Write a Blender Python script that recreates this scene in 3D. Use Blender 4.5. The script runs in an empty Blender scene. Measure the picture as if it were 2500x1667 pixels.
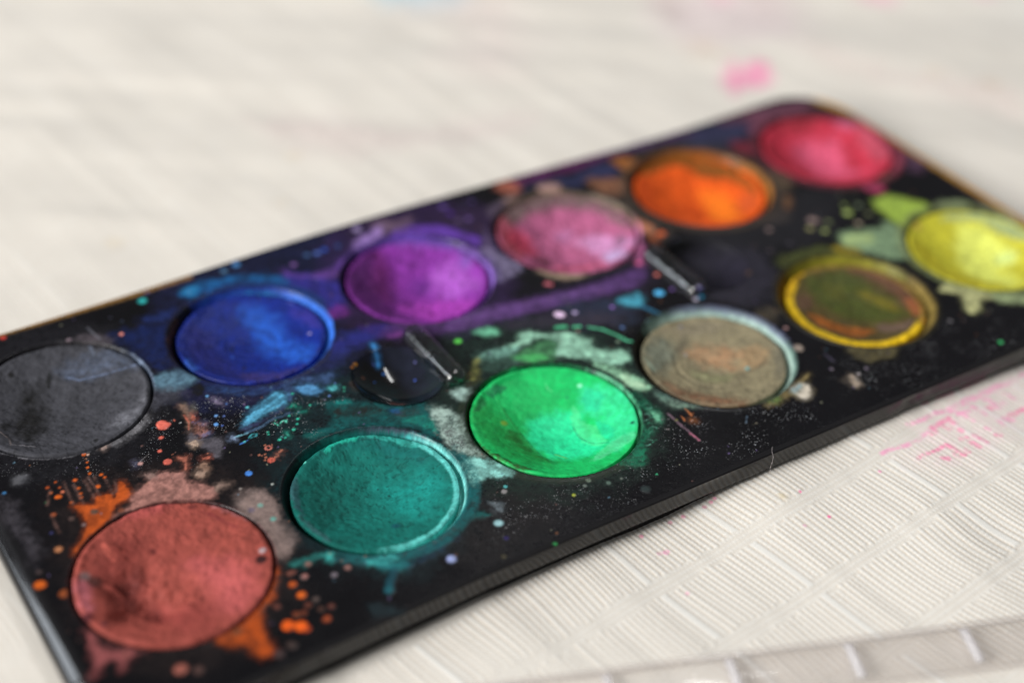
import bpy, math
import numpy as np
from mathutils import Matrix, Vector

S = 0.001                     # everything below is written in millimetres
scene = bpy.context.scene
col = scene.collection

# ------------------------------------------------------------------ camera
AZ, EL, RO = 0.971333, 0.651110, 0.046346
d = Vector((math.cos(EL)*math.cos(AZ), math.cos(EL)*math.sin(AZ), -math.sin(EL)))
r0 = d.cross(Vector((0, 0, 1))).normalized(); u0 = r0.cross(d)
r = r0*math.cos(RO) + u0*math.sin(RO); u = -r0*math.sin(RO) + u0*math.cos(RO)
cam_data = bpy.data.cameras.new('camera'); cam = bpy.data.objects.new('camera', cam_data); col.objects.link(cam)
M = Matrix((r, u, -d)).transposed().to_4x4()
M.translation = Vector((-42.539, -137.865, 144.659))*S
cam.matrix_world = M
cam_data.sensor_width = 36.0; cam_data.lens = 53.46
cam_data.clip_start = 0.01; cam_data.clip_end = 20.0
cam_data.dof.use_dof = True
cam_data.dof.focus_distance = 0.2160
cam_data.dof.aperture_fstop = 6.5
scene.camera = cam

# ------------------------------------------------------------------ light: two windows on the left, an added narrow high lamp, a bright room around
world = bpy.data.worlds.new('World'); scene.world = world; world.use_nodes = True
bg = world.node_tree.nodes['Background']; bg.inputs[0].default_value = (0.96, 0.98, 1.0, 1); bg.inputs[1].default_value = 0.155
def window(name, direction, dist, sx, sy, power, colour, roll=0):
    l = bpy.data.lights.new(name, 'AREA'); l.shape = 'RECTANGLE'; l.size = sx; l.size_y = sy; l.energy = power; l.color = colour
    o = bpy.data.objects.new(name, l); col.objects.link(o)
    v = Vector(direction).normalized()
    o.location = Vector((0.07, 0.02, 0)) + v*dist
    q = v.to_track_quat('Z', 'Y'); o.rotation_euler = (q @ Matrix.Rotation(math.radians(roll), 4, 'Z').to_quaternion()).to_euler()
    return o
window('window_light', (-0.88, 0.0, 0.475), 2.3, 0.70, 1.15, 77.0, (1.0, 0.99, 0.97))
window('far_window_light', (-0.72, 0.62, 0.44), 2.4, 0.48, 0.92, 11.0, (0.86, 0.93, 1.0))
window('added_glint_light', (0.36, 0.27, 0.89), 2.2, 0.11, 1.1, 8.5, (1.0, 1.0, 1.0), 46)  # added narrow lamp overhead, set to make the glint in the finger hollow
scene.view_settings.view_transform = 'Standard'; scene.view_settings.look = 'None'
scene.view_settings.exposure = 0.0; scene.view_settings.gamma = 1.0

# ------------------------------------------------------------------ dried paint, with light and shade put into some colours: shapes in mm on the palette, tablets and cloth
# (type, points, sRGB colour, opacity, softness, grain, edge noise, thickness, streak angle)
LAYERS={
'tray':[
('b',[[24.99,66.71],[37.54,65.2],[56.67,60.17],[49.87,44.37],[42.96,35.47],[44.83,29.48],[38.67,25.93],[29.62,24.36],[21.35,23.71],[14.4,29.91],[14.13,40.14]],(26,32,72),0.5,2,0.6,2.75,0,0),
('b',[[24.32,23.06],[39.21,25.62],[46.04,12.6],[45.54,0.13],[38.93,-10.64],[29.06,-16.47],[21.45,-13.67],[15.65,-1.48]],(14,48,52),0.45,2,0.7,2.75,0,0),
('b',[[56.94,27.42],[71.77,23.96],[80.91,7.45],[76.18,-7.15],[64.82,-16.22],[49.97,-14.32],[41.94,-5.74],[45.6,10.66]],(30,56,46),0.4,1.8,0.7,2.49,0,0),
('b',[[54.22,61.55],[71.76,63.88],[81.63,52.09],[73.19,31.04],[63.7,23.53],[48.1,28.81],[44.42,39.66]],(54,32,78),0.5,1.6,0.6,2.23,0,0),
('b',[[-6.66,22.83],[6.99,19.7],[16.98,8.93],[13.24,-8.8],[4.82,-16.77],[-5.44,-16.69],[-12.91,-9.22],[-12.47,6.47]],(40,29,27),0.45,2,0.7,2.75,0,0),
('b',[[-9.01,61.74],[11.33,54.9],[16.75,43.3],[13.0,29.64],[2.41,23.38],[-13.31,28.66]],(34,33,38),0.45,2,0.7,2.75,0,0),
('b',[[56.86,37.73],[70.12,27.5],[91.57,28.81],[99.15,27.35],[86.77,15.35],[69.35,20.28]],(42,32,56),0.45,1.6,0.6,2.23,0,0),
('b',[[32.42,-4.91],[48.22,-11.37],[51.23,-15.99],[36.34,-20.68],[31.97,-15.49]],(30,26,26),0.45,2,0.7,2.75,0,0),
('b',[[113.34,22.64],[116.01,17.67],[112.23,11.02],[106.53,7.45],[102.0,8.87],[96.45,18.01],[104.99,25.65]],(46,43,56),0.7,1.5,0.4,2.1,0,0),
('b',[[77.43,24.56],[81.21,23.03],[86.46,19.39],[85.13,14.88],[80.32,14.92],[75.86,18.09]],(38,46,66),0.8,1.5,0.4,2.1,0,0),
('b',[[65.6,22.65],[71.25,22.41],[83.33,17.39],[81.38,14.69],[71.5,19.25]],(52,46,58),0.7,1,0.3,1.45,0,0),
('b',[[71.52,55.79],[81.58,53.76],[76.33,43.37],[73.53,42.82],[72.57,47.23]],(45,30,55),0.6,1.2,0.3,1.71,0,0),
('b',[[113.24,33.93],[133.3,30.7],[140.07,26.9],[132.03,18.1],[121.09,16.72],[108.13,23.59]],(32,31,36),0.6,2,0.3,2.75,0,0),
('b',[[10.88,51.58],[19.03,49.45],[15.66,40.34],[13.65,41.16],[12.71,47.66]],(14,30,80),0.85,0.9,0.3,1.32,0.03,20),
('b',[[42.3,52.85],[48.26,47.83],[47.09,42.17],[46.33,40.29],[43.28,38.23],[43.18,40.56],[43.31,45.11],[40.56,50.63]],(46,42,128),0.95,0.7,0.3,1.0599999999999998,0.03,0),
('b',[[42.21,54.94],[43.52,52.16],[48.35,50.62],[52.47,52.41],[48.42,48.14],[42.34,52.02]],(100,64,145),0.8,0.5,0.3,0.8,0.03,0),
('b',[[43.35,40.47],[46.31,40.68],[45.91,38.24],[42.65,37.85]],(105,38,125),0.8,0.4,0.3,0.67,0.03,0),
('b',[[24.85,56.59],[27.97,57.61],[34.0,57.01],[36.58,55.86],[39.6,54.14],[41.73,51.33],[40.98,50.49],[36.6,53.31],[33.88,54.86],[29.72,55.05],[25.8,54.51]],(24,95,155),0.85,0.45,0.5,0.7350000000000001,0.03,0),
('b',[[25.36,56.61],[28.05,57.41],[28.07,56.3],[26.28,54.85]],(40,130,180),0.7,0.4,0.4,0.67,0.03,0),
('l',[[29.72,55.05],[28.42,53.62],[26.87,52.37],[0.4,0]],(22,95,155),0.9,0.1,0.4,0.18000000000000002,0.03,0),
('b',[[17.25,52.8],[19.7,52.87],[22.67,52.96],[20.71,51.4],[18.26,51.33]],(35,55,120),0.6,0.6,0.3,0.93,0.03,0),
('b',[[18.76,33.55],[26.54,28.03],[31.19,28.04],[37.8,30.1],[41.23,30.61],[39.68,27.26],[36.28,27.14],[29.15,27.19],[26.82,26.53],[21.61,30.23]],(30,36,82),0.8,0.5,0.6,0.8,0.03,0),
('b',[[18.79,32.65],[23.3,29.18],[27.56,27.35],[29.5,27.09],[27.74,26.39],[23.68,27.25],[20.76,29.16],[18.75,31.4]],(42,66,112),0.85,0.3,0.7,0.54,0.03,-10),
('b',[[14.8,32.63],[17.17,32.95],[18.2,31.29],[20.69,28.99],[23.53,26.92],[25.76,26.26],[22.99,25.76],[17.12,29.39]],(38,34,62),0.6,0.5,0.6,0.8,0.03,0),
('b',[[29.75,27.59],[33.7,26.61],[36.15,26.73],[36.65,25.12],[35.27,23.74],[32.77,24.76],[30.33,25.09],[28.03,23.04],[28.36,24.75]],(62,88,132),0.8,0.3,0.9,0.54,0.03,0),
('b',[[19.68,21.32],[21.15,22.9],[23.59,24.36],[26.74,25.9],[27.5,25.89],[28.28,24.58],[27.47,22.94],[25.46,22.45],[23.09,21.97],[21.32,21.37]],(92,175,212),0.95,0.22,0.55,0.43600000000000005,0.03,20),
('b',[[19.19,20.8],[20.66,22.37],[21.51,21.26],[24.95,21.92],[27.24,22.45],[25.93,21.34],[21.7,20.34]],(58,62,100),0.7,0.4,0.7,0.67,0.03,20),
('b',[[30.3,25.54],[31.76,25.34],[33.29,24.24],[33.02,22.68],[31.36,23.0],[30.49,24.36]],(92,158,212),0.95,0.2,0.35,0.41000000000000003,0.03,0),
('b',[[34.54,23.08],[35.66,22.97],[35.52,22.19],[34.68,22.35]],(100,210,218),0.9,0.12,0.3,0.306,0.03,0),
('d',[[35.87,23.5],[0.12,0]],(110,150,220),0.95,0.1,0.12,0.0144,0.006,0),
('d',[[33.75,21.3],[0.2,0]],(95,130,190),0.95,0.1,0.12,0.024,0.010000000000000002,0),
('d',[[36.56,21.91],[0.17,0]],(60,170,140),0.95,0.1,0.12,0.0204,0.0085,0),
('d',[[36.17,21.17],[0.13,0]],(60,170,140),0.95,0.1,0.12,0.0156,0.006500000000000001,0),
('b',[[12.95,38.49],[16.07,38.04],[18.87,35.39],[17.12,34.05],[13.95,33.89],[12.11,35.95]],(98,134,154),0.85,0.5,0.5,0.8,0.03,0),
('b',[[11.96,36.04],[15.73,33.52],[14.52,31.59],[11.41,31.45],[9.78,32.08]],(78,78,88),0.7,0.6,0.5,0.93,0.03,0),
('b',[[16.89,33.51],[18.43,33.46],[18.68,31.81],[17.02,31.12]],(14,13,13),1,0.25,0.3,0.475,-0.05,0),
('b',[[2.03,27.44],[5.61,29.1],[8.46,30.88],[8.81,29.66],[6.98,28.1],[3.61,26.71],[2.22,26.74]],(124,122,126),0.9,0.2,0.7,0.41000000000000003,0.03,0),
('b',[[5.28,53.37],[7.97,53.26],[9.7,52.63],[11.23,49.94],[9.39,49.22],[6.3,51.36]],(90,82,88),0.75,0.5,0.3,0.8,0.03,0),
('b',[[-1.68,53.14],[1.4,53.83],[5.28,53.37],[4.96,52.48],[1.67,52.96],[-1.5,52.0]],(80,78,82),0.6,0.2,0.3,0.41000000000000003,0.03,0),
('l',[[8.93,55.07],[9.16,53.3],[9.57,51.25],[0.125,0]],(120,120,130),0.7,0.1,0.3,0.125,0.03,0),
('d',[[5.36,53.32],[0.45,0]],(150,130,140),0.7,0.1,0.12,0.054,0.022500000000000003,0),
('b',[[12.77,24.15],[13.1,22.96],[13.53,21.72],[15.66,21.07],[16.0,19.68],[14.45,17.28],[13.68,17.16],[13.41,19.25],[12.53,20.53],[11.71,21.4],[12.03,22.99]],(90,86,94),0.9,0.12,0.25,0.306,0.03,0),
('b',[[11.75,21.77],[12.69,22.01],[12.8,21.16],[12.34,20.65],[11.71,21.11]],(188,162,142),0.9,0.12,0.4,0.306,0.03,0),
('b',[[13.77,30.5],[14.66,29.98],[14.34,28.1],[13.7,26.02],[13.24,24.67],[12.58,24.26],[13.59,26.9],[13.7,28.88]],(142,112,96),0.9,0.18,0.5,0.384,0.03,0),
('b',[[14.31,30.6],[15.97,29.01],[15.13,27.64],[14.16,27.38],[14.13,29.04]],(88,84,78),0.7,0.3,0.6,0.54,0.03,0),
('l',[[13.54,27.94],[13.5,26.13],[12.88,24.68],[0.125,0]],(190,105,85),0.9,0.1,0.3,0.125,0.03,0),
('b',[[14.44,28.04],[14.76,27.65],[14.49,26.17],[14.02,26.64]],(190,105,84),0.9,0.1,0.6,0.28,0.03,0),
('b',[[14.04,25.41],[15.31,24.68],[15.46,23.38],[14.52,22.33],[13.39,22.79]],(152,102,88),0.8,0.3,1,0.54,0.03,0),
('b',[[13.78,22.56],[14.99,22.85],[15.07,22.21],[14.12,21.97]],(110,120,165),0.7,0.15,0.6,0.345,0.03,0),
('b',[[14.31,25.46],[15.13,25.39],[15.69,24.45],[14.9,24.31]],(110,110,145),0.6,0.25,0.8,0.475,0.03,0),
('b',[[18.43,29.25],[19.05,28.68],[19.47,27.39],[18.68,27.85]],(165,150,180),0.7,0.2,0.9,0.41000000000000003,0.03,0),
('d',[[9.95,27.21],[0.85,0]],(222,108,92),0.95,0.1,0.12,0.102,0.0425,0),
('d',[[9.95,27.68],[0.8,0]],(222,108,92),0.95,0.1,0.12,0.096,0.04000000000000001,0),
('d',[[8.74,24.96],[0.33,0]],(222,108,92),0.95,0.1,0.12,0.0396,0.0165,0),
('d',[[7.48,22.35],[0.3,0]],(222,108,92),0.95,0.1,0.12,0.036,0.015,0),
('d',[[7.57,19.7],[0.62,0]],(222,108,92),0.95,0.1,0.12,0.0744,0.031,0),
('d',[[11.85,27.51],[0.14,0]],(200,95,80),0.95,0.1,0.12,0.016800000000000002,0.007000000000000001,0),
('d',[[10.58,27.23],[0.5,0]],(222,108,92),0.95,0.1,0.12,0.06,0.025,0),
('d',[[12.37,26.6],[0.1,0]],(225,225,225),0.95,0.1,0.12,0.012,0.005000000000000001,0),
('d',[[11.83,27.62],[0.14,0]],(205,110,90),0.95,0.1,0.12,0.016800000000000002,0.007000000000000001,0),
('b',[[9.05,19.87],[9.8,19.43],[10.5,19.4],[9.85,18.44],[9.21,16.92],[8.86,16.94],[9.44,18.3]],(188,112,92),0.9,0.12,0.3,0.306,0.03,0),
('b',[[12.07,18.1],[13.15,17.85],[12.69,17.35],[11.96,17.58]],(185,102,82),0.9,0.1,0.3,0.28,0.03,0),
('b',[[10.65,16.45],[11.89,16.87],[12.08,15.42],[11.35,15.1],[10.77,14.32],[10.11,14.42],[9.87,15.22],[10.59,14.98],[11.1,15.62]],(168,132,112),0.9,0.1,0.3,0.28,0.03,0),
('r',[[20.94,15.23],[0.42,0.12]],(208,120,105),0.85,0.08,0.4,0.05,0.03,0),
('r',[[20.17,12.68],[0.35,0.22]],(200,95,78),0.85,0.08,0.4,0.05,0.03,0),
('d',[[20.02,12.67],[0.2,0]],(205,92,75),0.95,0.1,0.12,0.024,0.010000000000000002,0),
('d',[[19.41,14.18],[0.1,0]],(190,118,92),0.8,0.1,0.12,0.012,0.005000000000000001,0),
('d',[[19.93,14.26],[0.15000000000000002,0]],(190,118,92),0.8,0.1,0.12,0.018000000000000002,0.0075000000000000015,0),
('d',[[19.74,13.6],[0.2,0]],(190,118,92),0.8,0.1,0.12,0.024,0.010000000000000002,0),
('d',[[21.36,13.42],[0.1,0]],(190,118,92),0.8,0.1,0.12,0.012,0.005000000000000001,0),
('d',[[21.96,13.65],[0.15000000000000002,0]],(190,118,92),0.8,0.1,0.12,0.018000000000000002,0.0075000000000000015,0),
('d',[[22.3,13.85],[0.2,0]],(190,118,92),0.8,0.1,0.12,0.024,0.010000000000000002,0),
('d',[[21.4,13.01],[0.1,0]],(190,118,92),0.8,0.1,0.12,0.012,0.005000000000000001,0),
('d',[[19.4,13.13],[0.15000000000000002,0]],(190,118,92),0.8,0.1,0.12,0.018000000000000002,0.0075000000000000015,0),
('d',[[19.19,14.5],[0.2,0]],(190,118,92),0.8,0.1,0.12,0.024,0.010000000000000002,0),
('d',[[21.66,15.58],[0.1,0]],(190,118,92),0.8,0.1,0.12,0.012,0.005000000000000001,0),
('d',[[20.76,16.01],[0.15000000000000002,0]],(190,118,92),0.8,0.1,0.12,0.018000000000000002,0.0075000000000000015,0),
('d',[[20.88,12.93],[0.2,0]],(190,118,92),0.8,0.1,0.12,0.024,0.010000000000000002,0),
('d',[[8.74,20.82],[0.1,0]],(190,118,92),0.8,0.1,0.12,0.012,0.005000000000000001,0),
('d',[[13.07,18.48],[0.15000000000000002,0]],(190,118,92),0.8,0.1,0.12,0.018000000000000002,0.0075000000000000015,0),
('b',[[20.76,13.2],[21.67,13.82],[22.32,13.64],[21.67,13.05],[20.81,12.78]],(150,92,78),0.8,0.2,0.7,0.41000000000000003,0.03,0),
('d',[[16.28,11.74],[0.48,0]],(72,135,222),0.95,0.1,0.12,0.0576,0.024,0),
('d',[[17.43,25.47],[0.22,0]],(120,172,235),0.95,0.1,0.12,0.0264,0.011000000000000001,0),
('d',[[16.64,23.7],[0.34,0]],(105,165,235),0.95,0.1,0.12,0.0408,0.017,0),
('d',[[18.38,24.82],[0.13,0]],(120,150,230),0.95,0.1,0.12,0.0156,0.006500000000000001,0),
('d',[[18.13,30.27],[0.22,0]],(110,170,225),0.95,0.1,0.12,0.0264,0.011000000000000001,0),
('d',[[22.14,24.9],[0.26,0]],(110,215,228),0.95,0.1,0.12,0.0312,0.013000000000000001,0),
('d',[[22.05,25.78],[0.12,0]],(150,120,170),0.95,0.1,0.12,0.0144,0.006,0),
('d',[[19.86,27.16],[0.15,0]],(90,130,200),0.95,0.1,0.12,0.018,0.0075,0),
('d',[[17.31,23.0],[0.14,0]],(90,120,200),0.95,0.1,0.12,0.016800000000000002,0.007000000000000001,0),
('b',[[27.57,21.84],[28.23,22.4],[28.63,21.64],[28.47,21.32],[28.05,21.77]],(28,158,130),0.9,0.08,0.3,0.254,0.03,0),
('b',[[27.65,19.93],[28.22,20.32],[29.33,19.98],[29.08,19.61],[28.18,19.72]],(20,120,105),0.9,0.1,0.3,0.28,0.03,0),
('d',[[25.79,17.05],[0.26,0]],(55,190,160),0.95,0.1,0.12,0.0312,0.013000000000000001,0),
('d',[[22.32,18.37],[0.17,0]],(55,190,160),0.95,0.1,0.12,0.0204,0.0085,0),
('d',[[26.61,20.13],[0.17,0]],(55,190,160),0.95,0.1,0.12,0.0204,0.0085,0),
('d',[[23.58,16.48],[0.14,0]],(55,190,160),0.95,0.1,0.12,0.016800000000000002,0.007000000000000001,0),
('d',[[23.08,16.04],[0.24,0]],(55,190,160),0.95,0.1,0.12,0.0288,0.012,0),
('d',[[23.97,16.01],[0.14,0]],(55,190,160),0.95,0.1,0.12,0.016800000000000002,0.007000000000000001,0),
('d',[[30.31,20.77],[0.16,0]],(55,190,160),0.95,0.1,0.12,0.0192,0.008,0),
('d',[[27.37,18.86],[0.24,0]],(55,190,160),0.95,0.1,0.12,0.0288,0.012,0),
('d',[[24.51,20.22],[0.1,0]],(55,190,160),0.95,0.1,0.12,0.012,0.005000000000000001,0),
('d',[[29.24,24.45],[0.2,0]],(55,190,160),0.95,0.1,0.12,0.024,0.010000000000000002,0),
('d',[[26.77,17.89],[0.16,0]],(55,190,160),0.95,0.1,0.12,0.0192,0.008,0),
('d',[[22.19,17.85],[0.12,0]],(55,190,160),0.95,0.1,0.12,0.0144,0.006,0),
('b',[[24.62,17.23],[24.89,16.87],[24.6,16.04],[24.37,16.07]],(45,150,130),0.9,0.08,0.3,0.254,0.03,0),
('l',[[23.95,19.84],[24.13,19.43],[24.34,18.96],[0.08,0]],(110,230,200),0.9,0.1,0.1,0.116,0.03,0),
('l',[[24.66,19.22],[25.21,19.55],[0.08,0]],(110,230,200),0.9,0.1,0.1,0.116,0.03,0),
('l',[[25.55,19.51],[25.69,18.98],[0.08,0]],(110,230,200),0.9,0.1,0.1,0.116,0.03,0),
('l',[[25.46,19.06],[25.88,19.42],[0.08,0]],(110,230,200),0.9,0.1,0.1,0.116,0.03,0),
('l',[[17.7,19.68],[18.69,19.69],[19.76,19.63],[0.125,0]],(132,195,212),0.9,0.1,0.5,0.125,0.03,0),
('b',[[16.94,19.73],[17.53,20.37],[17.97,19.72],[17.49,19.21]],(142,160,192),0.9,0.1,0.3,0.28,0.03,0),
('l',[[19.44,18.66],[20.25,19.08],[20.81,18.85],[20.58,18.49],[19.74,18.52],[0.09,0]],(70,170,180),0.9,0.1,0.3,0.11800000000000001,0.03,0),
('l',[[17.85,18.01],[19.09,18.17],[0.09,0]],(70,130,210),0.9,0.1,0.6,0.11800000000000001,0.03,0),
('d',[[18.59,18.17],[0.16,0]],(90,210,200),0.95,0.1,0.12,0.0192,0.008,0),
('l',[[19.58,19.77],[22.11,19.9],[24.33,20.63],[27.32,20.54],[0.25,0]],(70,100,130),0.6,0.1,1,0.15000000000000002,0.03,0),
('b',[[27.01,15.64],[30.81,14.99],[32.2,19.62],[31.24,20.51],[33.99,19.56],[36.34,17.87],[44.78,12.63],[44.46,9.57],[43.7,6.52],[42.78,4.25],[41.1,8.04],[36.79,11.19],[32.72,12.93],[28.19,13.71]],(12,82,82),0.92,0.4,0.55,0.67,0.03,0),
('b',[[40.52,10.59],[43.45,10.32],[44.21,8.44],[43.43,6.05],[42.6,7.79],[41.78,9.22]],(24,128,112),0.85,0.2,0.5,0.41000000000000003,0.03,60),
('b',[[40.23,10.44],[42.3,10.83],[43.98,10.17],[42.5,9.75]],(20,110,100),0.8,0.1,0.3,0.28,0.03,0),
('b',[[34.27,19.73],[35.83,18.82],[35.5,18.19],[33.73,19.06]],(20,125,120),0.9,0.12,0.3,0.306,0.03,0),
('b',[[33.05,18.15],[37.5,16.22],[39.11,14.3],[36.44,14.25],[33.05,16.22]],(30,28,26),0.9,0.3,0.5,0.54,0.03,0),
('b',[[40.52,13.16],[43.44,12.11],[43.19,10.96],[40.15,11.76]],(46,52,50),0.8,0.2,0.8,0.41000000000000003,0.03,0),
('b',[[40.18,14.01],[41.11,13.46],[40.78,12.52],[39.92,13.18]],(28,70,120),0.9,0.12,0.3,0.306,0.03,0),
('b',[[26.77,15.16],[29.4,14.55],[28.79,13.36],[26.74,13.94]],(20,95,90),0.8,0.3,0.4,0.54,0.03,0),
('b',[[45.29,11.35],[46.84,10.78],[48.04,7.17],[46.54,2.99],[46.23,-0.53],[46.58,-1.95],[43.85,0.26],[43.4,3.58],[44.13,6.9],[44.62,9.48]],(160,184,174),0.97,0.3,0.6,0.54,0.03,0),
('b',[[45.19,6.6],[46.08,3.25],[45.27,1.25],[43.76,2.14],[43.95,4.5]],(70,66,70),0.8,0.25,1,0.475,0.03,0),
('b',[[43.76,-0.9],[46.16,-2.3],[47.71,-4.72],[48.23,-6.8],[46.92,-6.92],[44.57,-5.83],[42.73,-6.2],[41.88,-6.28],[42.19,-4.14]],(142,210,200),0.97,0.3,0.2,0.54,0.03,0),
('b',[[50.01,12.9],[51.88,12.82],[52.53,11.77],[50.7,10.17],[49.74,11.39]],(176,208,198),0.9,0.25,0.25,0.475,0.03,0),
('b',[[62.01,15.56],[64.26,15.97],[66.53,16.67],[69.62,16.34],[70.39,14.74],[68.58,12.33],[66.85,12.2],[63.96,12.75],[62.66,14.06]],(72,132,88),0.9,0.4,0.4,0.67,0.03,0),
('b',[[63.06,15.24],[65.96,14.42],[66.98,12.4],[64.09,12.95]],(74,182,100),0.9,0.35,0.3,0.605,0.03,0),
('b',[[59.0,19.01],[62.16,18.33],[64.81,17.38],[63.73,16.28],[61.09,16.09],[58.48,17.04],[57.18,17.23]],(128,182,164),0.9,0.35,0.7,0.605,0.03,0),
('b',[[66.72,19.77],[68.34,19.43],[70.74,17.46],[73.72,16.34],[74.86,13.91],[75.64,12.88],[74.89,11.56],[76.03,9.46],[78.69,7.93],[77.48,5.77],[74.8,6.19],[73.01,8.35],[71.99,9.8],[68.97,12.1],[69.55,13.77],[70.81,15.08],[69.78,17.13],[68.17,17.77],[66.4,17.04],[63.75,17.99],[65.62,18.36]],(158,212,184),0.97,0.3,0.35,0.54,0.03,0),
('b',[[58.1,16.14],[62.01,15.28],[62.65,13.5],[59.27,13.78],[56.69,14.72]],(60,90,78),0.8,0.4,0.8,0.67,0.03,0),
('b',[[72.6,8.31],[74.14,6.29],[74.88,4.75],[75.87,3.06],[76.64,-0.41],[76.19,-1.51],[74.13,-0.31],[73.85,2.57],[72.64,5.49]],(150,205,168),0.92,0.3,0.75,0.54,0.03,0),
('b',[[74.42,3.35],[75.55,1.86],[76.1,-0.64],[74.79,-0.42],[73.94,1.43]],(182,220,182),0.95,0.2,0.25,0.41000000000000003,0.03,0),
('b',[[60.98,23.97],[63.0,23.99],[64.33,22.33],[63.52,21.62],[61.78,22.04],[61.11,23.01]],(116,196,158),0.9,0.35,0.3,0.605,0.03,0),
('l',[[72.72,18.46],[74.12,17.89],[0.375,0]],(84,195,142),0.9,0.1,0.3,0.17500000000000002,0.03,0),
('l',[[75.2,17.12],[76.02,16.8],[0.3,0]],(84,190,140),0.9,0.1,0.3,0.16,0.03,0),
('l',[[77.25,15.85],[78.88,14.25],[79.93,11.72],[80.39,9.99],[80.96,9.22],[0.225,0]],(90,195,148),0.9,0.1,0.3,0.14500000000000002,0.03,0),
('d',[[75.15,15.96],[0.25,0]],(170,140,130),0.95,0.1,0.12,0.03,0.0125,0),
('d',[[57.27,23.18],[0.62,0]],(92,200,80),0.95,0.1,0.12,0.0744,0.031,0),
('d',[[74.95,21.19],[0.72,0]],(238,206,240),0.95,0.1,0.12,0.08639999999999999,0.036,0),
('d',[[75.25,20.93],[0.68,0]],(238,206,240),0.95,0.1,0.12,0.0816,0.034,0),
('d',[[77.55,20.31],[0.4,0]],(204,184,230),0.95,0.1,0.12,0.048,0.020000000000000004,0),
('d',[[83.66,18.5],[0.35,0]],(150,110,192),0.95,0.1,0.12,0.041999999999999996,0.017499999999999998,0),
('d',[[81.83,13.15],[0.35,0]],(95,125,178),0.95,0.1,0.12,0.041999999999999996,0.017499999999999998,0),
('d',[[79.03,10.48],[0.35,0]],(112,132,112),0.95,0.1,0.12,0.041999999999999996,0.017499999999999998,0),
('d',[[86.47,12.6],[0.3,0]],(70,95,105),0.95,0.1,0.12,0.036,0.015,0),
('b',[[57.05,17.87],[57.96,17.91],[56.55,15.91],[54.79,13.63],[54.03,13.52],[54.26,15.03],[55.77,16.64]],(126,126,68),0.9,0.25,0.35,0.475,0.03,0),
('b',[[53.8,19.46],[54.08,17.9],[53.99,15.74],[52.78,12.89],[53.37,15.0],[53.44,17.99]],(92,80,55),0.8,0.2,0.5,0.41000000000000003,0.03,0),
('b',[[50.59,14.97],[51.98,14.71],[52.14,13.54],[50.87,14.0]],(30,120,85),0.8,0.1,0.3,0.28,0.03,0),
('l',[[52.06,15.61],[52.36,14.82],[53.47,13.91],[0.06,0]],(40,170,110),0.9,0.1,0.3,0.112,0.03,0),
('b',[[73.66,-0.65],[74.44,-1.77],[73.98,-4.83],[74.22,-6.94],[73.2,-8.28],[70.59,-9.95],[68.04,-11.58],[65.35,-14.89],[63.53,-14.12],[62.03,-13.24],[64.32,-11.87],[67.44,-10.61],[70.18,-7.81],[71.97,-6.92],[72.4,-3.91]],(24,110,80),0.9,0.25,0.75,0.475,0.03,0),
('b',[[73.13,-5.97],[73.9,-6.75],[73.2,-8.28],[72.57,-7.92]],(126,205,165),0.8,0.12,0.7,0.306,0.03,0),
('b',[[71.7,-5.47],[72.78,-6.75],[71.9,-8.81],[70.15,-8.74]],(20,18,20),0.85,0.2,0.6,0.41000000000000003,0.03,0),
('l',[[72.87,-4.19],[73.36,-4.08],[73.85,-4.1],[0.045,0]],(70,150,120),0.7,0.1,0.3,0.109,0.03,0),
('l',[[73.03,-5.1],[73.39,-5.18],[73.84,-5.24],[0.045,0]],(130,205,180),0.7,0.1,0.3,0.109,0.03,0),
('l',[[73.19,-6.01],[73.41,-6.27],[73.82,-6.38],[0.045,0]],(70,150,120),0.7,0.1,0.3,0.109,0.03,0),
('l',[[71.93,-6.09],[72.42,-5.98],[72.39,-6.68],[0.045,0]],(130,205,180),0.7,0.1,0.3,0.109,0.03,0),
('l',[[72.09,-6.99],[72.44,-7.07],[73.06,-6.91],[0.045,0]],(70,150,120),0.7,0.1,0.3,0.109,0.03,0),
('l',[[70.84,-7.07],[71.06,-7.32],[71.64,-7.21],[0.045,0]],(130,205,180),0.7,0.1,0.3,0.109,0.03,0),
('l',[[71.0,-7.97],[71.49,-7.86],[71.63,-8.33],[0.045,0]],(70,150,120),0.7,0.1,0.3,0.109,0.03,0),
('l',[[71.17,-8.86],[71.51,-8.93],[71.62,-9.44],[0.045,0]],(130,205,180),0.7,0.1,0.3,0.109,0.03,0),
('l',[[69.93,-8.93],[70.14,-9.18],[70.88,-8.85],[0.045,0]],(70,150,120),0.7,0.1,0.3,0.109,0.03,0),
('l',[[70.09,-9.81],[70.57,-9.71],[70.88,-9.96],[0.045,0]],(130,205,180),0.7,0.1,0.3,0.109,0.03,0),
('l',[[68.86,-9.88],[69.2,-9.96],[69.48,-10.24],[0.045,0]],(70,150,120),0.7,0.1,0.3,0.109,0.03,0),
('l',[[69.03,-10.76],[69.24,-11.01],[69.48,-11.34],[0.045,0]],(130,205,180),0.7,0.1,0.3,0.109,0.03,0),
('l',[[69.19,-11.64],[69.66,-11.54],[70.13,-11.56],[0.045,0]],(70,150,120),0.7,0.1,0.3,0.109,0.03,0),
('l',[[67.97,-11.7],[68.31,-11.77],[68.75,-11.84],[0.045,0]],(130,205,180),0.7,0.1,0.3,0.109,0.03,0),
('b',[[47.44,30.52],[51.99,31.97],[58.54,27.83],[67.04,26.74],[57.38,25.89],[52.07,28.22]],(78,46,100),0.85,0.4,0.3,0.67,0.03,-20),
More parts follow.
